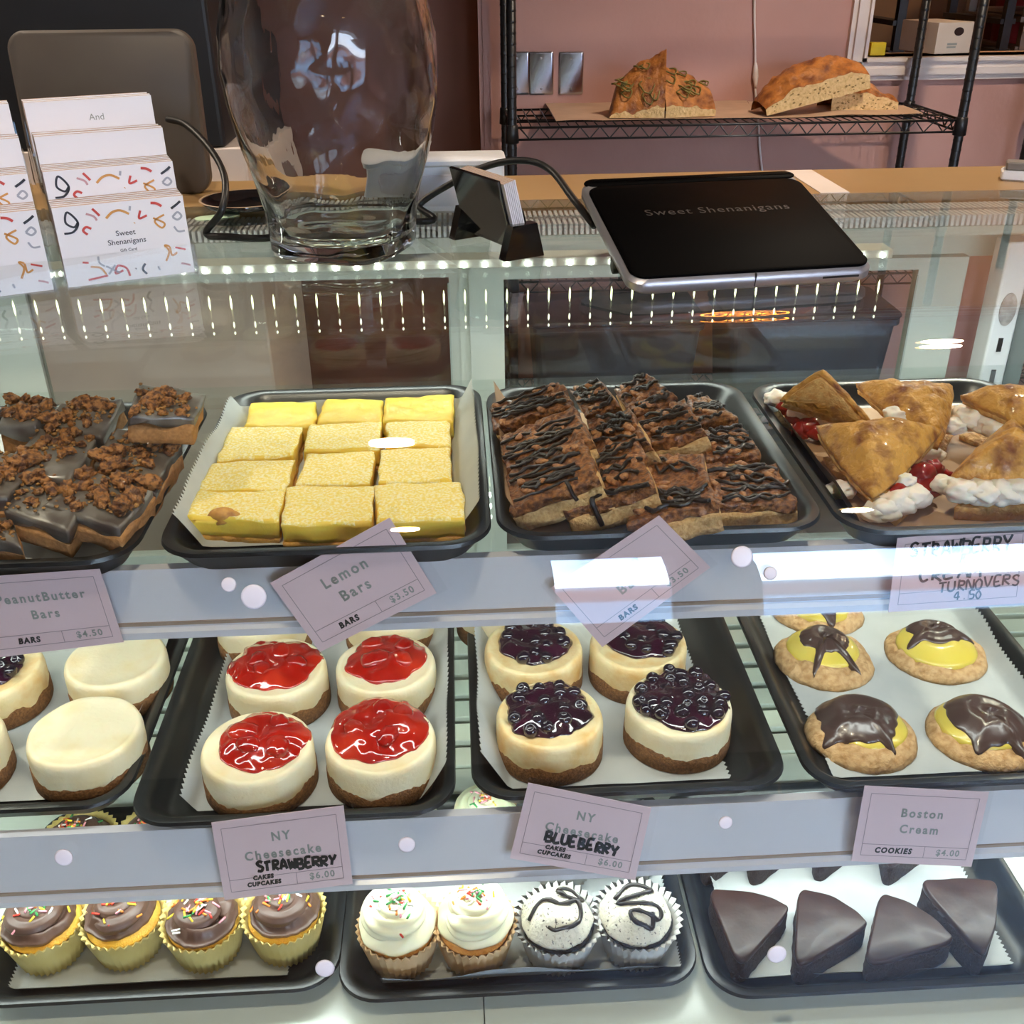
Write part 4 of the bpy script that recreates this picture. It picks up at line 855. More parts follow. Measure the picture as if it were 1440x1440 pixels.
# ------------------------------------------------------------ round stickers on the glass
def hitglass(x, y):
    d = ray(x, y).normalized(); t = .3
    while t < 2:
        p = CO+d*t; Y, Z = p.y, p.z
        e = math.radians(15); Ye, Ze = YC-GR*math.cos(e), ZC+GR*math.sin(e)
        if Y > YC: i = Z < GZ; nn = Vector((0, 0, 1))
        elif Z > Ze: i = (Y-YC)**2+(Z-ZC)**2 < GR*GR; nn = Vector((0, Y-YC, Z-ZC)).normalized()
        else: i = Y > Ye-(Ze-Z)*math.tan(e); nn = Vector((0, -math.cos(e), math.sin(e)))
        if i: return p, nn
        t += .0004
DOT = mat('sticker_white', 'e9e6ee', .35, sss=0)
for x, y, r, lb in ((322, 822, 10, 'small white round sticker between the peanut butter and lemon cards'), (357, 839, 17, 'large white round sticker left of the lemon bars card'), (1043, 783, 15, 'white round sticker right of the pecan bars card'), (1083, 806, 9, 'faint small round sticker on the bright upper rail'), (90, 1205, 11, 'white round sticker on the lower rail at the left'), (572, 1187, 11, 'white round sticker on the lower rail between the cheesecake cards'), (1020, 1156, 9, 'faint round sticker left of the Boston Cream card'), (1092, 1341, 12, 'white round sticker in front of the brownie wedges'), (457, 1361, 12, 'lilac white round sticker at the corner of the chocolate cupcake tray')):
    p, nn = hitglass(x, y); R = r*(p-CO).length/1440*1.02; q = nn.to_track_quat('Z', 'Y').to_matrix()
    m = MB().lathe([(.0001, .0003), (R, .0003), (R*.98, .0012), (R*.8, .0016), (.0001, .0017)], 24)
    o = m.build('round_sticker', DOT, loc=p); o.rotation_euler = q.to_euler(); tag(o, lb, 'sticker', 'round stickers on the glass')
# ------------------------------------------------------------ gift card rack on the glass top
ACR = pane_mat('clear_acrylic', (.98, .985, .98), 1.45); CWH = mat('card_white', 'f2f0f2', .45); CED = mat('card_edge', 'c4a893', .7)
PATC = [mat('print_'+n, c, .5) for n, c in (('black', '23232c'), ('red', 'c8453a'), ('orange', 'd3964a'), ('grey', 'a9acb6'), ('rose', 'c99a9f'), ('text', '33333b'))]
ga, gb = P(95, 415, GZ), P(296, 389, GZ)
GR_ = math.atan2(gb.y-ga.y, gb.x-ga.x); gz = Euler((0, 0, GR_)).to_matrix(); CW_, CH_ = .108, .0675
rack = thing('gift_card_rack', 'clear acrylic four tier gift card rack at the left of the glass top', 'card rack', (ga.x, ga.y, GZ), (0, 0, GR_))
lean = math.radians(-1.5); TY, TZ = .030, .0245
LM = Matrix.Rotation(lean, 4, 'X')
for col in range(2):
    cx = -.120*col
    for k in range(4):
        M = Matrix.Translation((cx, .006+TY*k, .004+TZ*k)) @ LM
        MB().box((.001, -.0032, 0), (.113, -.0017, .026), M=M).build('front_lip', ACR, rack, smooth=False)
        MB().box((.001, .0286, 0), (.113, .0298, .050), M=M).build('back_plate', ACR, rack, smooth=False)
        MB().box((.001, -.0032, -.0015), (.113, .0285, 0), M=M).build('tier_floor', ACR, rack, smooth=False)
    for s in (0, 1):
        x0 = cx-.001+s*.1135; o = [(0, 0)]
        for k in range(4): o += [(-.002+TY*k+.004, .03+TZ*k), (TY*k+.026, .034+TZ*k)]
        o += [(.128, .12), (.128, 0)]
        MB().loft([[(x, y, z) for y, z in o] for x in (x0, x0+.0016)]).build('side_plate', ACR, rack, smooth=False)
SQ = [(0, [(.6, 5.0), (1.4, 5.1), (1.9, 5.9), (1.2, 6.9), (.9, 6.0), (1.5, 5.5), (1.9, 5.9)], .14), (0, [(10.0, 6.3), (10.5, 6.6), (10.9, 6.9)], .16), (0, [(6.9, 1.4), (6.6, .9), (6.9, .4)], .15), (0, [(6.0, 1.0), (6.06, 1.05)], .12),
      (1, [(2.5, 4.7), (2.2, 5.1), (2.5, 5.4), (2.9, 5.2)], .16), (1, [(7.3, 6.4), (7.1, 5.7), (7.8, 5.9)], .15), (1, [(3.3, 7.0), (3.6, 6.6), (3.8, 6.3)], .16), (1, [(8.3, 7.0), (8.8, 6.9), (9.2, 6.6)], .18), (1, [(1.8, .5), (3.5, .7)], .14), (1, [(4.9, 1.0), (4.2, .8), (4.5, 1.5), (5.2, 1.2), (5.4, .4)], .14), (1, [(9.8, 2.6), (10.7, 2.3)], .13), (1, [(1.6, 2.2), (2.1, 2.1)], .13),
      (2, [(4.3, 6.0), (4.9, 6.5), (5.6, 6.6), (6.3, 6.2)], .16), (2, [(8.3, 5.6), (9.2, 5.0), (8.9, 4.6), (8.4, 5.3), (9.3, 5.8)], .13), (2, [(8.8, 1.4), (9.2, 2.3), (8.9, 2.9), (9.3, 2.7), (9.4, 1.9), (9.9, 2.1)], .13), (2, [(2.2, 1.7), (3.0, 1.5), (3.4, .8)], .14), (2, [(6.6, 5.3), (6.65, 5.35)], .12),
      (3, [(6.5, 6.9), (6.4, 6.5)], .14), (3, [(10.0, 5.5), (10.4, 5.2), (10.8, 5.5), (10.5, 5.9), (10.0, 5.5)], .14), (3, [(10.0, 4.6), (10.3, 4.1), (10.9, 4.1)], .13), (3, [(3.0, 2.6), (3.0, 2.0), (3.4, 1.6)], .13), (3, [(3.5, 1.6), (4.6, .8)], .14), (3, [(3.6, .8), (4.3, 1.6)], .14), (3, [(8.0, 1.0), (8.1, .6)], .13), (4, [(2.7, 6.6), (3.3, 6.3), (3.5, 5.9)], .14), (4, [(10.1, 1.0), (10.5, .9), (10.9, .7)], .13)]
def giftprint(mini):
    m = MB(); k = CW_/11.2
    for mi, pts, w in SQ:
        vf = ribbon(smooth2(pts, 7), w*1.35); m.add([(x*k, -.0004, y*CH_/7.4) for x, y in vf[0]], vf[1], mi)
    for s_, sz, y in (('Sweet', .62, 4.5), ('Shenanigans', .62, 3.7), ('Gift Card', .34, 2.9)):
        vf = text2d(s_, sz*1.12, 5.7, y, 1.0, .004); m.add([(x*k, -.0005, yy*CH_/7.4) for x, yy in vf[0]], vf[1], 5)
    return m
gp = None; wl = None; cardmesh = None
tn = ('front', 'second', 'third', 'rear')
for col in range(2):
    for k in range(4):
        for j in range(5):
            M = Matrix.Translation((ga.x, ga.y, GZ)) @ Matrix.Rotation(GR_, 4, 'Z') @ Matrix.Translation((-.120*col+.0025+.0006*((j*3+k) % 3), .006+TY*k, .0043+TZ*k)) @ LM @ Matrix.Translation((0, .0012+.0056*j, (.0006*j if k < 2 else .0004*((j*2) % 3))))
            if cardmesh is None:
                cardmesh = MB(); cardmesh.box((0, 0, 0), (CW_, .0046, CH_)); cardmesh.m = [1]*6; cardmesh.m[2] = 0; cardmesh.m[4] = 0
                o = cardmesh.build('gift_card', [CWH, CED], smooth=False); cardmesh = o
            else: o = cardmesh.copy(); COL.objects.link(o)
            o.matrix_world = M; side = ('right', 'left')[col]
            if j == 0: tag(o, ('white gift card with confetti squiggles in front of the %s tier, %s column' if k < 2 else 'plain white card in front of the %s tier, %s column of the card rack') % (tn[k], side), 'gift card', 'gift cards in the acrylic rack')
            else: tag(o, 'card packed behind the front card of the %s tier, %s column' % (tn[k], side), 'gift card', 'cards packed in the %s tier, %s column' % (tn[k], side))
            if j == 0 and k < 2:
                if gp is None: gp = giftprint(0).build('printed_pattern', PATC, o, smooth=False)
                else: g2 = gp.copy(); COL.objects.link(g2); g2.parent = o
            if j == 0 and k == 3:
                vf = text2d('And', .011*.45*1.6, .058, .052); MB().add([(x, -.0004, y) for x, y in vf[0]], vf[1]).build('printed_text', INKG, o, smooth=False)
# ------------------------------------------------------------ glass vase
vg = bpy.data.materials.new('vase_glass'); vg.use_nodes = True; b = vg.node_tree.nodes['Principled BSDF']
b.inputs['Transmission Weight'].default_value = 1; b.inputs['Roughness'].default_value = 0; b.inputs['IOR'].default_value = 1.48; b.inputs['Base Color'].default_value = (.96, .98, .97, 1)
_n = vg.node_tree; _t = _n.nodes.new('ShaderNodeTexCoord'); _x = _n.nodes.new('ShaderNodeTexNoise'); _b = _n.nodes.new('ShaderNodeBump'); _x.inputs['Scale'].default_value = 17; _x.inputs['Detail'].default_value = 1.0; _b.inputs['Distance'].default_value = .010
_n.links.new(_t.outputs['Object'], _x.inputs['Vector']); _n.links.new(_x.outputs[0], _b.inputs['Height']); _n.links.new(_b.outputs[0], b.inputs['Normal'])
vc = P(478, 378, GZ); VR = .064
def sqf(a, z):
    k = max(0, 1-z/.085); n = 2+1.6*k*k; c, s = abs(math.cos(a+.35)), abs(math.sin(a+.35)); return (1+.018*nz((math.cos(a)*2, math.sin(a)*2, z*16), 1.6, 3)*min(1, z*20))*(c**n+s**n)**(-1/n)*(1-.04*k)
VO = [(.03, 0), (.056, .0005), (.0635, .004), (.066, .010), (.0675, .022), (.072, .045), (.081, .075), (.090, .105), (.0965, .138), (.0985, .166), (.0965, .195), (.090, .225), (.080, .250), (.073, .272), (.0715, .288), (.075, .302)]
VI = [(.0725, .302), (.0685, .288), (.070, .272), (.077, .250), (.087, .225), (.0932, .195), (.0952, .166), (.0932, .138), (.0867, .105), (.0777, .075), (.0685, .045), (.063, .028), (.058, .020), (.045, .0165), (.02, .0155), (.0003, .0155)]
v = thing('vase', 'large clear glass vase with a squared heavy base on the counter', 'vase', (vc.x, vc.y+VR, GZ+.0006), (0, 0, 0))
MB().lathe([(.0003, 0)]+VO+VI, 96, fn=sqf).build('vessel', vg, v)
# ------------------------------------------------------------ customer display, card holder, cables, register
ALU = mat('aluminium_grey', 'a9a8ac', .35, metal=.6); SCR = mat('screen_black', '020203', .6, spec=.03); DKT = mat('screen_text', '161619', .5)
FL, FR = Vector((.143, .836, 1.252)), Vector((.362, .862, 1.252)); BL_, BR_ = Vector((.117, 1.03, 1.299)), Vector((.336, 1.046, 1.299))
ex = (FR-FL).normalized(); ey = ((BL_-FL)-ex*(BL_-FL).dot(ex)).normalized(); en = ex.cross(ey)
TWd, TL_ = (FR-FL).length, .198
MT = Matrix(((ex.x, ey.x, en.x, FL.x), (ex.y, ey.y, en.y, FL.y), (ex.z, ey.z, en.z, FL.z), (0, 0, 0, 1)))
td = thing('customer_display', 'black tilted tablet display with grey rim lying on the glass top', 'tablet')
td.matrix_world = MT
MB().bbox((0, 0, -.0085), (TWd, TL_, .008), .016, n=8).build('rim', ALU, td, angle=50)
MB().bbox((.003, .0035, .006), (TWd-.003, .1795, .0092), .014, n=8).build('screen', SCR, td, angle=50)
MB().bbox((.003, .1805, .006), (TWd-.003, TL_-.002, .0092), .009, n=8).build('top_strip', SCR, td, angle=50)
vf = text2d('Sweet Shenanigans', .0165, TWd*.52, .118, 1.12); MB().add([(x, y, .0094) for x, y in vf[0]], vf[1]).build('screen_text', DKT, td, smooth=False)
MB().box((TWd*.50, -.0006, -.004), (TWd*.503, .003, .0078)).build('seam', DARK, td, smooth=False)
MB().box((TWd*.78, -.0006, -.0005), (TWd*.93, .003, .0012)).build('card_slot', DARK, td, smooth=False)
MB().loft([[(x, .06, -.006), (x, .185, -.006), (x, .17, -.052), (x, .15, -.050)] for x in (.04, TWd-.04)]).build('stand', BLACKP, td, smooth=False)
MB().lathe([(.0001, 0), (.009, 0), (.009, .022), (.0001, .022)], 16, M=Matrix.Translation((.004, .07, -.014)) @ Matrix.Rotation(PI/2, 4, 'Y')).build('cable_plug', BLACKP, td)
GLB = mat('gloss_black', '0c0d10', .08, coat=.8, spec=.6)
h0, h1 = P(646, 334, GZ), P(720, 365, GZ)
bh = thing('business_card_holder', 'glossy black business card holder with feet on the glass top', 'card holder', (h0.x, h0.y, GZ), (0, 0, math.atan2(h1.y-h0.y, h1.x-h0.x)))
Lh = (h1-h0).length
LN = Matrix.Translation((0, .006, .010)) @ Matrix.Rotation(math.radians(14), 4, 'X')
MB().bbox((.004, -.002, 0), (Lh-.006, .0015, .064), .001, M=LN).build('face_plate', GLB, bh, smooth=False)
MB().bbox((.004, .016, 0), (Lh-.006, .019, .030), .001, M=LN).build('back_plate', GLB, bh, smooth=False)
MB().box((.004, -.002, -.002), (Lh-.006, .019, 0), M=LN).build('trough', GLB, bh, smooth=False)
for x in (-.004, Lh-.008):
    MB().loft([[(x+dx, -.010, 0), (x+dx, .034, 0), (x+dx, .026, .032), (x+dx, -.001, .032)] for dx in (0, .012)]).build('foot', GLB, bh, smooth=False)
bc = None
for j in range(7):
    M = Matrix.Translation((h0.x, h0.y, GZ)) @ Matrix.Rotation(bh.rotation_euler.z, 4, 'Z') @ LN @ Matrix.Translation((.012, .0022+.0019*j, .0008))
    if bc is None:
        m = MB(); m.box((0, 0, 0), (.089, .0013, .060+.0)); m.m = [1, 1, 0, 0, 0, 0]; bc = m.build('business_card', [CWH, CED], smooth=False); o = bc
    else: o = bc.copy(); COL.objects.link(o)
    o.matrix_world = M; tag(o, 'white business card standing in the glossy black holder', 'business card', 'business cards in the black holder')
CAB = mat('cable_black', '0d0d0e', .45)
c1 = [PY(236, 168, 1.26), PY(262, 176, 1.22), PY(296, 210, 1.16), PY(316, 250, 1.10), PY(312, 295, 1.07), P(290, 328, GZ+.004), P(320, 333, GZ+.004), P(385, 333, GZ+.004)]
c1 = [Vector(p) for p in c1]; c1.append(Vector((vc.x-.05, vc.y+.19, GZ+.004))); c1.append(Vector((vc.x+.08, vc.y+.16, GZ+.006)))
c1 += [PY(590, 288, 1.135), PY(640, 255, 1.13), PY(690, 232, 1.12), PY(740, 226, 1.10), PY(775, 240, 1.08), PY(805, 278, 1.03), PY(836, 318, .985)]
tag(MB().tube(smooth2([tuple(p) for p in c1], 8), .0036, 8).build('power_cable', CAB), 'black cable looping from the register past the vase to the tablet', 'cable')
rg = thing('register_screen', 'dark taupe rounded back of a register screen at the left', 'register', (-.405, 1.31, GZ))
TAU = mat('taupe_shell', '5a5148', .45, c2='544b43', scale=10)
def rplate(w, h, r, y0, y1, ins=.003, M=None):
    o = rr(w, h, r, 8); return MB().loft([[(x*(1-2*ins/w), y0, z*(1-2*ins/h)+h/2) for x, z in o], [(x, y0+ins, z+h/2) for x, z in o], [(x, y1, z+h/2) for x, z in o]], M=M)
rplate(.212, .184, .022, 0, .016, M=Matrix.Rotation(math.radians(-4), 4, 'X')).build('back_shell', TAU, rg, angle=40)
rplate(.206, .178, .020, .016, .024, M=Matrix.Rotation(math.radians(-4), 4, 'X')).build('screen', GLB, rg, angle=40)
wp = thing('receipt_printer', 'low white printer at the back of the counter between vase and card holder', 'printer', (-.025, 1.175, GZ))
MB().bbox((-.075, 0, 0), (.080, .055, .056), .005).build('body', WPL, wp, angle=40)
rplate(.120, .034, .008, -.0015, .0005, .0008, M=Matrix.Translation((.006, 0, .008))).build('front_panel', mat('panel_white', 'd9d7dc', .4), wp, angle=40)
MB().bbox((-.077, -.002, .050), (.082, .057, .058), .004).build('lid', WPL, wp, angle=40)
bt = thing('tape_gun', 'grey bar with white rim at the right end of the tan ledge', 'tool', (.70, 1.30, GZ), (0, 0, math.radians(-24)))
MB().bbox((-.012, -.012, 0), (.13, .02, .012), .004).build('white_rim', WPL, bt, angle=40); MB().bbox((-.008, -.008, .012), (.13, .016, .022), .003).build('grey_bar', mat('bar_grey', '77716c', .4), bt, angle=40)
dp = P(345, 294, GZ); ds = thing('dark_plate', 'dark oval plate lying behind the glass vase', 'plate', (dp.x, dp.y+.01, GZ+.0005))
MB().lathe([(.0001, .001), (.03, .001), (.045, .006), (.05, .010), (.052, .010), (.046, .003), (.03, 0), (.0001, 0)], 40).build('dish', GLB, ds)
MB().lathe([(.0495, .0098), (.052, .0104), (.0525, .0098)], 40, caps=False).build('pale_rim', mat('rim_tan', 'b59a80', .4), ds)
pn = P(310, 308, GZ); tag(rplate(.05, .022, .010, 0, .0006, .0002, M=Matrix.Translation((pn.x, pn.y, GZ+.001)) @ Matrix.Rotation(.5, 4, 'Z') @ Matrix.Rotation(-PI/2, 4, 'X')).build('paper_slip', mat('pale_green', 'b9d3b4', .6)), 'pale green slip of paper beside the cable loop', 'paper')
# ------------------------------------------------------------ behind the counter
cb = thing('black_cabinet', 'tall black cabinet on a white plinth behind the register', 'cabinet', (-1.2, 2.2, 0))
MB().bbox((-.9, 0, 1.1605), (.74, .55, 2.3), .01).build('black_body', mat('cabinet_black', '1b1c20', .5, c2='17181b', scale=4), cb, smooth=False)
MB().bbox((-.9, .0, 0), (.777, .55, 1.16), .006).build('white_plinth', WHITEP, cb, smooth=False)
MB().box((-.9, -.03, 1.065), (.777, .0, 1.085)).build('tan_trim', TAN, cb, smooth=False)
BLK = mat('rack_black', '121315', .38, c2='18191b', scale=30, spec=.6)
rp0 = PY(720, 168, 2.86); RW, RD = 1.215, .355
rk = thing('wire_rack', 'black wire rack holding bread in front of the pink wall', 'rack', (rp0.x, 2.86, 0))
posts = ((0, 0), (RW, 0), (0, RD), (RW, RD))
for x, y in posts:
    m = MB(); m.tube([(x, y, 0), (x, y, 1.9)], .0125, 12)
    z = .05
    while z < 1.88: m.lathe([(.0127, z), (.0132, z+.002), (.0132, z+.004), (.0127, z+.006)], 12, caps=False, M=Matrix.Translation((x, y, 0))); z += .0254
    m.build('post', BLK, rk)
def wshelf(z):
    for x, y in posts: MB().lathe([(.0135, z-.04), (.018, z-.038), (.016, z+.006), (.0135, z+.008)], 14, M=Matrix.Translation((x, y, 0))).build('corner_collar', BLK, rk)
    m = MB(); e = .012
    for zz, r in ((z, .0035), (z-.03, .003)):
        m.tube([(0, 0, zz), (RW, 0, zz)], r, 6); m.tube([(0, RD, zz), (RW, RD, zz)], r, 6); m.tube([(0, 0, zz), (0, RD, zz)], r, 6); m.tube([(RW, 0, zz), (RW, RD, zz)], r, 6)
    m.build('shelf_frame', BLK, rk)
    m = MB()
    def zig(a, b, n):
        a, b = Vector(a), Vector(b); m.tube([a.lerp(b, i/n)+Vector((0, 0, -.03 if i % 2 else 0)) for i in range(n+1)], .0026, 5)
    zig((.02, 0, z), (RW-.02, 0, z), 44); zig((.02, RD, z), (RW-.02, RD, z), 44); zig((0, .02, z), (0, RD-.02, z), 12); zig((RW, .02, z), (RW, RD-.02, z), 12)
    tag(m.build('truss_wire', BLK, rk), kind='stuff')
    m = MB()
    for i in range(1, 48): m.tube([(RW*i/48, 0, z+.002), (RW*i/48, RD, z+.002)], .0016, 5)
    for y in (.12, .24): m.tube([(0, y, z-.002), (RW, y, z-.002)], .003, 6)
    tag(m.build('deck_wires', BLK, rk), kind='stuff')
for z in (.25, .68, 1.095, 1.68): wshelf(z)
p2 = PY(1439, 225, 3.215); dup(rk, (p2.x, 2.86, 0), label='second black wire rack at the right, only one post in view')
PAPR = mat('shelf_paper', 'd3b59a', .6, c2='c8a98d', scale=14); zs = 1.099
def spaper(label, pts, seed):
    ws = [P(x, y, zs) for x, y in pts]; A, B, C, D_ = ws; c = (A+B+C+D_)/4; n = 26; v = []; f = []
    for i in range(n+1):
        for j in range(9):
            u, w = i/n, j/8; p = (A*(1-u)+B*u)*(1-w)+(D_*(1-u)+C*u)*w; p = p-c; p.z = .0012+.010*max(0, nz((p.x, p.y*.4, 0), 6, seed))**1.2; v.append(p)
    for i in range(n):
        for j in range(8): a = i*9+j; f.append((a, a+9, a+10, a+1))
    o = MB().add(v, f).build('parchment_sheet', PAPR, loc=c); tag(o, label, 'parchment', 'parchment under the loaves')
spaper('brown parchment under the onion bread pieces on the wire rack', ((782, 171), (1062, 166), (1050, 142), (765, 144)), 1)
spaper('brown parchment under the sliced loaf pieces on the wire rack', ((1060, 167), (1298, 163), (1270, 150), (1052, 143)), 2)
BRC = mat('bread_crust', 'c27a38', .5, c2='6e3614', scale=34, bump=.006, bscale=75, thr=(.4, .7), coat=.15, detail=10); BRI = mat('bread_crumb', 'e6c58e', .9, c2='c9a468', scale=120, bump=.004, bscale=140, thr=(.45, .75))
BRT = mat('bread_topping', '5d5220', .5, c2='8a7a3a', scale=50); HERB = mat('bread_hole', '9c7f4e', .9)
def bread(label, pa, pb, H, depth, seed, prof_, z0=0, tiltz=0, rings_=False, roll=0, cut=.45):
    """loaf piece: flat cut face from pa to pb toward the viewer, crust dome behind"""
    A = P(*pa, zs+.004); B = P(*pb, zs+.004); L = (B-A).length; ang = math.atan2(B.y-A.y, B.x-A.x)
    t = thing('bread', label, 'bread', (A.x, A.y, zs+.004+z0), (0, tiltz, ang+roll), 'bread on the wire rack')
    n, k = 40, 14; cru = MB(); v = []; f = []
    def hh(u): return H*prof_(u)
    def dome(s_): return cut+(1-cut)*math.sin(PI/2*s_/.6) if s_ < .6 else max(0, 1-((s_-.6)/.4)**3)
    for i in range(n+1):
        u = i/n
        for j in range(k+1):
            s_ = j/k; y = depth*s_*(1-.12*abs(2*u-1)**3); z = hh(u)*dome(s_)
            bump_ = .010*nz((u*L, y, z), 18, seed)+.007*nz((u*L, y, z), 48, seed)+.003*nz((u*L, y, z), 110, seed)
            v.append((u*L, y, max(0, z+bump_*(1 if j < k else 0)*min(1, 8*u, 8*(1-u)))))
    for i in range(n):
        for j in range(k): q = i*(k+1)+j; f.append((q, q+k+1, q+k+2, q+1))
    cru.add(v, f)
    top = [v[i*(k+1)] for i in range(n+1)]
    cru.build('crust', BRC, t); cr0 = COL.objects[-1]
    m = MB(); vv = []; g = []
    for i in range(n+1):
        x, y, z = top[i]
        for j in range(7): vv.append((x, -.0005-.002*nz((x, z*j/6, 1), 60, seed), z*j/6))
    for i in range(n):
        for j in range(6): q = i*7+j; g.append((q, q+7, q+8, q+1))
    m.add(vv, g); m.add([(0, 0, 0), (L, 0, 0), (L*.9, depth*.95, 0), (L*.1, depth*.95, 0)], [(0, 1, 2, 3)]); m.build('crumb_face', BRI, t)
    R_ = random.Random(seed)
    if rings_:
        for i in range(11):
            u = R_.uniform(.12, .88); y = depth*R_.uniform(.08, .5); z = hh(u)*dome(y/depth)+.006; r = R_.uniform(.012, .02)
            o = [(u*L+r*math.cos(b)*(1+.2*math.sin(3*b)), y+r*.8*math.sin(b), z+.003*math.sin(2*b)+r*.8*math.sin(b)*(1-cut)*hh(u)/depth*1.6*(1-y/depth/.6)) for b in [2*PI*s/14 for s in range(14)]]
            MB().tube(o, .0022, 5, closed=True).build('onion_ring', BRT, cr0)
    else:
        m = MB()
        for i in range(40):
            u = R_.uniform(.05, .95); w = R_.uniform(.1, .85); m.add(*shift(lump(R_.uniform(.0015, .0032), i, 1, (1.4, .3, .9), .4), (u*L, -.001, hh(u)*cut*w)))
        tag(m.build('crumb_holes', HERB, t), kind='stuff')
    return t
bread('tall triangular onion bread piece standing upright on the wire rack', (857, 166), (934, 166), .165, .12, 1, lambda u: .36+.66*u**.8-(.3*max(0, .12-u)/.12), rings_=True, cut=.16)
bread('lower onion bread piece beside the tall triangular one', (936, 166), (1006, 163), .118, .13, 2, lambda u: 1.0-.45*u**1.5, rings_=True, cut=.24)
bread('long sliced loaf piece leaning over its twin on the wire rack', (1078, 163), (1222, 158), .100, .13, 3, lambda u: .12+.88*math.sin(PI*min(1, u*.86+.02))**.55, tiltz=-.21, cut=.55)
bread('shorter sliced loaf piece at the right, under the leaning one', (1168, 157), (1262, 155), .080, .13, 4, lambda u: .45+.55*math.sin(PI*min(1, u*.85+.2)), cut=.6)
CHR = mat('chrome_plate', 'b9bac0', .18, metal=1)
for i, (x0, x1) in enumerate(((719, 735), (748, 774), (790, 816))):
    a, b_ = PY(x0, 128, 3.298), PY(x1, 78, 3.298); c = Vector(((a.x+b_.x)/2, 3.3, (a.z+b_.z)/2)); w = .073; h = .118
    t = thing('wall_plate', 'chrome wall plate on the pink wall, %s' % ('half hidden by the rack post', 'the middle one of three', 'nearest the onion bread')[i], 'wall plate', c, group='chrome wall plates')
    o = rr(w, h, .004, 3); MB().loft([[(x, 0, z) for x, z in o], [(x, -.004, z) for x, z in o], [(x*.9, -.0065, z*.94) for x, z in o]]).build('plate', CHR, t, angle=30); wpl = COL.objects[-1]
    for sgn in (-1, 1): MB().lathe([(.0001, 0), (.0035, 0), (.0035, .001), (.0001, .001)], 10, M=Matrix.Translation((0, -.0065, sgn*.042)) @ Matrix.Rotation(PI/2, 4, 'X')).build('screw', MET, wpl)
WC = mat('cord_white', 'e8dedb', .45)
cd = thing('lamp_cord', 'thin white cord with inline switch hanging on the pink wall', 'cord', PY(1061, 60, 3.292))
off = cd.location
MB().tube(smooth2([tuple(PY(x, y, 3.292)) for x, y in ((1059, -160), (1061, -60), (1061, 20), (1062, 80), (1062, 125), (1066, 170), (1069, 215), (1073, 255), (1076, 320))], 5), .0035, 6).build('wire', WC, cd, off=off)
sw = [PY(1062.5, y, 3.290) for y in (88, 92, 98, 108, 118, 124)]; MB().tube(sw, [.003, .006, .008, .009, .006, .003], 8).build('inline_switch', WC, cd, off=off)
# kitchen things
KB = PY(1308, 80, 3.40); bx = thing('cake_box', 'white cardboard box with an oval hole on the pass-through sill', 'box', (KB.x, 3.375, ic.z), (0, 0, math.radians(12)))
bx.location = (KB.x, 3.375, ic.z)
MB().bbox((0, 0, 0), (.125, .19, .088), .002).build('carton', mat('carton_white', 'dccdbd', .6, c2='d3c2b0', scale=8), bx, smooth=False)
o = [(.075+.017*math.cos(2*PI*j/20), .012*math.sin(2*PI*j/20)+.062) for j in range(20)]; MB().loft([[(x, -.0008, z) for x, z in o], [(x, .0004, z) for x, z in o]]).build('hand_hole', mat('hole_dark', '2a1512', .8), bx, smooth=False)
MB().add([(.04, -.0006, .024), (.075, -.0006, .024), (.075, -.0006, .030), (.04, -.0006, .030), (.04, -.0006, .016), (.072, -.0006, .016), (.072, -.0006, .021), (.04, -.0006, .021)], [(0, 1, 2, 3), (4, 5, 6, 7)]).build('printed_lines', INKG, bx, smooth=False)
yb = PY(1218, 80, 3.38); yn = thing('yellow_box', 'small yellow box on the left of the pass-through sill', 'box', (yb.x+.004, 3.36, ic.z))
MB().bbox((0, 0, 0), (.046, .03, .036), .001).build('carton', mat('yellow_card', 'e3c71c', .5), yn, smooth=False); MB().loft([[(x, -.0005, .036), (x, -.0005, .024), (x, -.002, .022), (x, -.003, .036)] for x in (.004, .042)]).build('flap', MATS['yellow_card'], yn, smooth=False)
def panrack(label, x, y, w, d, m):
    t = thing('sheet_pan_rack', label, 'pan rack', (x, y, 0), group='kitchen pan racks')
    for px in (0, w):
        for py in (0, d): MB().box((px-.016, py-.016, 0), (px+.016, py+.016, 1.8)).build('post', m, t, smooth=False)
    rl = None
    for k in range(14):
        for px in (0, w):
            if rl is None: rl = MB().box((-.03, -.01, .30), (.03, d+.01, .318)).build('rail', m, t, smooth=False); o = rl
            else: o = rl.copy(); COL.objects.link(o)
            o.location = (px, 0, .105*k)
    for k in ((7, 9, 10, 12) if m is not BLK else ()):
        MB().bbox((.02, .01, .318+.105*k), (w-.02, d-.01, .336+.105*k), .01).build('sheet_pan', MET if m is not BLK else BLK, t, smooth=False)
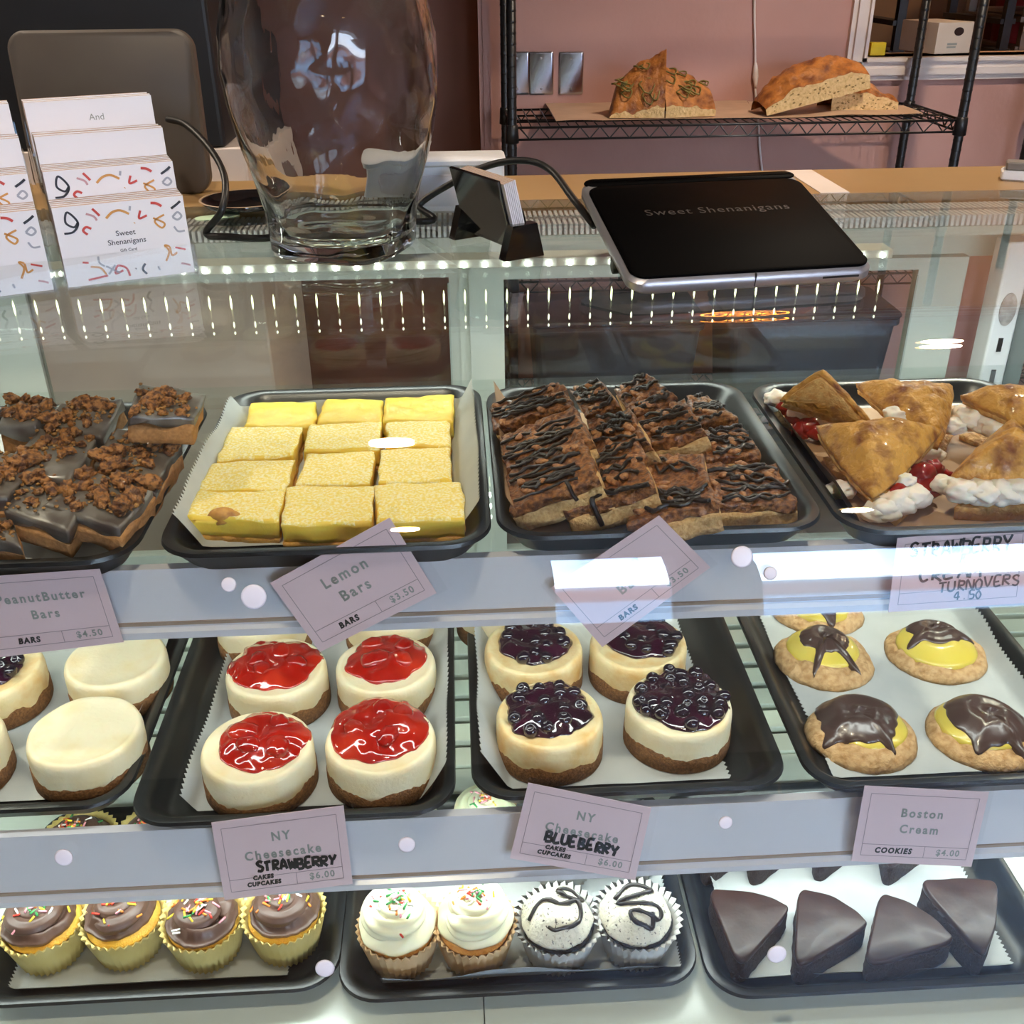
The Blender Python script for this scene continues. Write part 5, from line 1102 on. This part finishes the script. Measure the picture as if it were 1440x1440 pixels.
panrack('dark sheet pan rack in the kitchen seen left through the pass-through', 1.72, 4.25, .42, .5, BLK)
panrack('steel sheet pan rack in the kitchen seen at the pass-through middle', 2.27, 4.35, .62, .5, mat('rack_steel', '8d8278', .4, metal=.7))
rb_ = thing('red_bin', 'dark red bin standing behind the steel pan rack in the kitchen', 'bin', (2.75, 5.17, 0))
MB().lathe([(.16, 0), (.2, 1.5), (.21, 1.52), (.19, 1.52), (.15, .02)], 24).build('bucket', mat('bin_red', '8c2a30', .5), rb_)
TOT = mat('tote_grey', '3a3d40', .5, c2='33363a', scale=6)
for i, (x, lb) in enumerate(((rp0.x+.05, 'dark grey storage tote on the bottom rack shelf, left one'), (rp0.x+.64, 'dark grey storage tote on the bottom rack shelf, right one'))):
    t = thing('storage_tote', lb, 'tote', (x, 2.88, .2545), group='totes on the wire rack')
    MB().loft([[(px+.26, py+.15, z) for px, py in rr(w, d, .03, 4)] for w, d, z in ((.46, .26, 0), (.50, .29, .26), (.52, .31, .262), (.52, .31, .28), (.48, .27, .28), (.44, .24, .01))]).build('body', TOT, t, smooth=False)
    MB().bbox((-.005, -.005, .280), (.525, .305, .296), .03).build('lid', TOT, t, smooth=False)
# neon sign high on the back wall (only its reflection in the glass top is in view)
NEO = emis('neon_orange', (1, .33, .03), 30); nn_ = thing('neon_sign', 'orange oval neon sign high on the pink wall, mirrored in the glass', 'sign', (.965, 3.27, 2.20))
MB().bbox((-.17, .018, -.17), (.17, .03, .17), .01).build('backing', ACR, nn_, smooth=False)
MB().tube([(.148*math.cos(2*PI*j/40), 0, .15*math.sin(2*PI*j/40)) for j in range(40)], .0045, 8, closed=True).build('neon_ring', NEO, nn_)
for k, cx in enumerate((-.085, -.028, .03, .085)):
    MB().tube([(cx+.022*math.cos(2*PI*j/16), 0, .02+.045*math.sin(2*PI*j/16)*(1 if k % 2 else 1.4)) for j in range(16)], .0035, 6, closed=True).build('neon_loop', NEO, nn_)
MB().tube([(-.07+.02*i, 0, -.075+.012*(i % 2)) for i in range(8)], .003, 6).build('neon_underline', NEO, nn_)
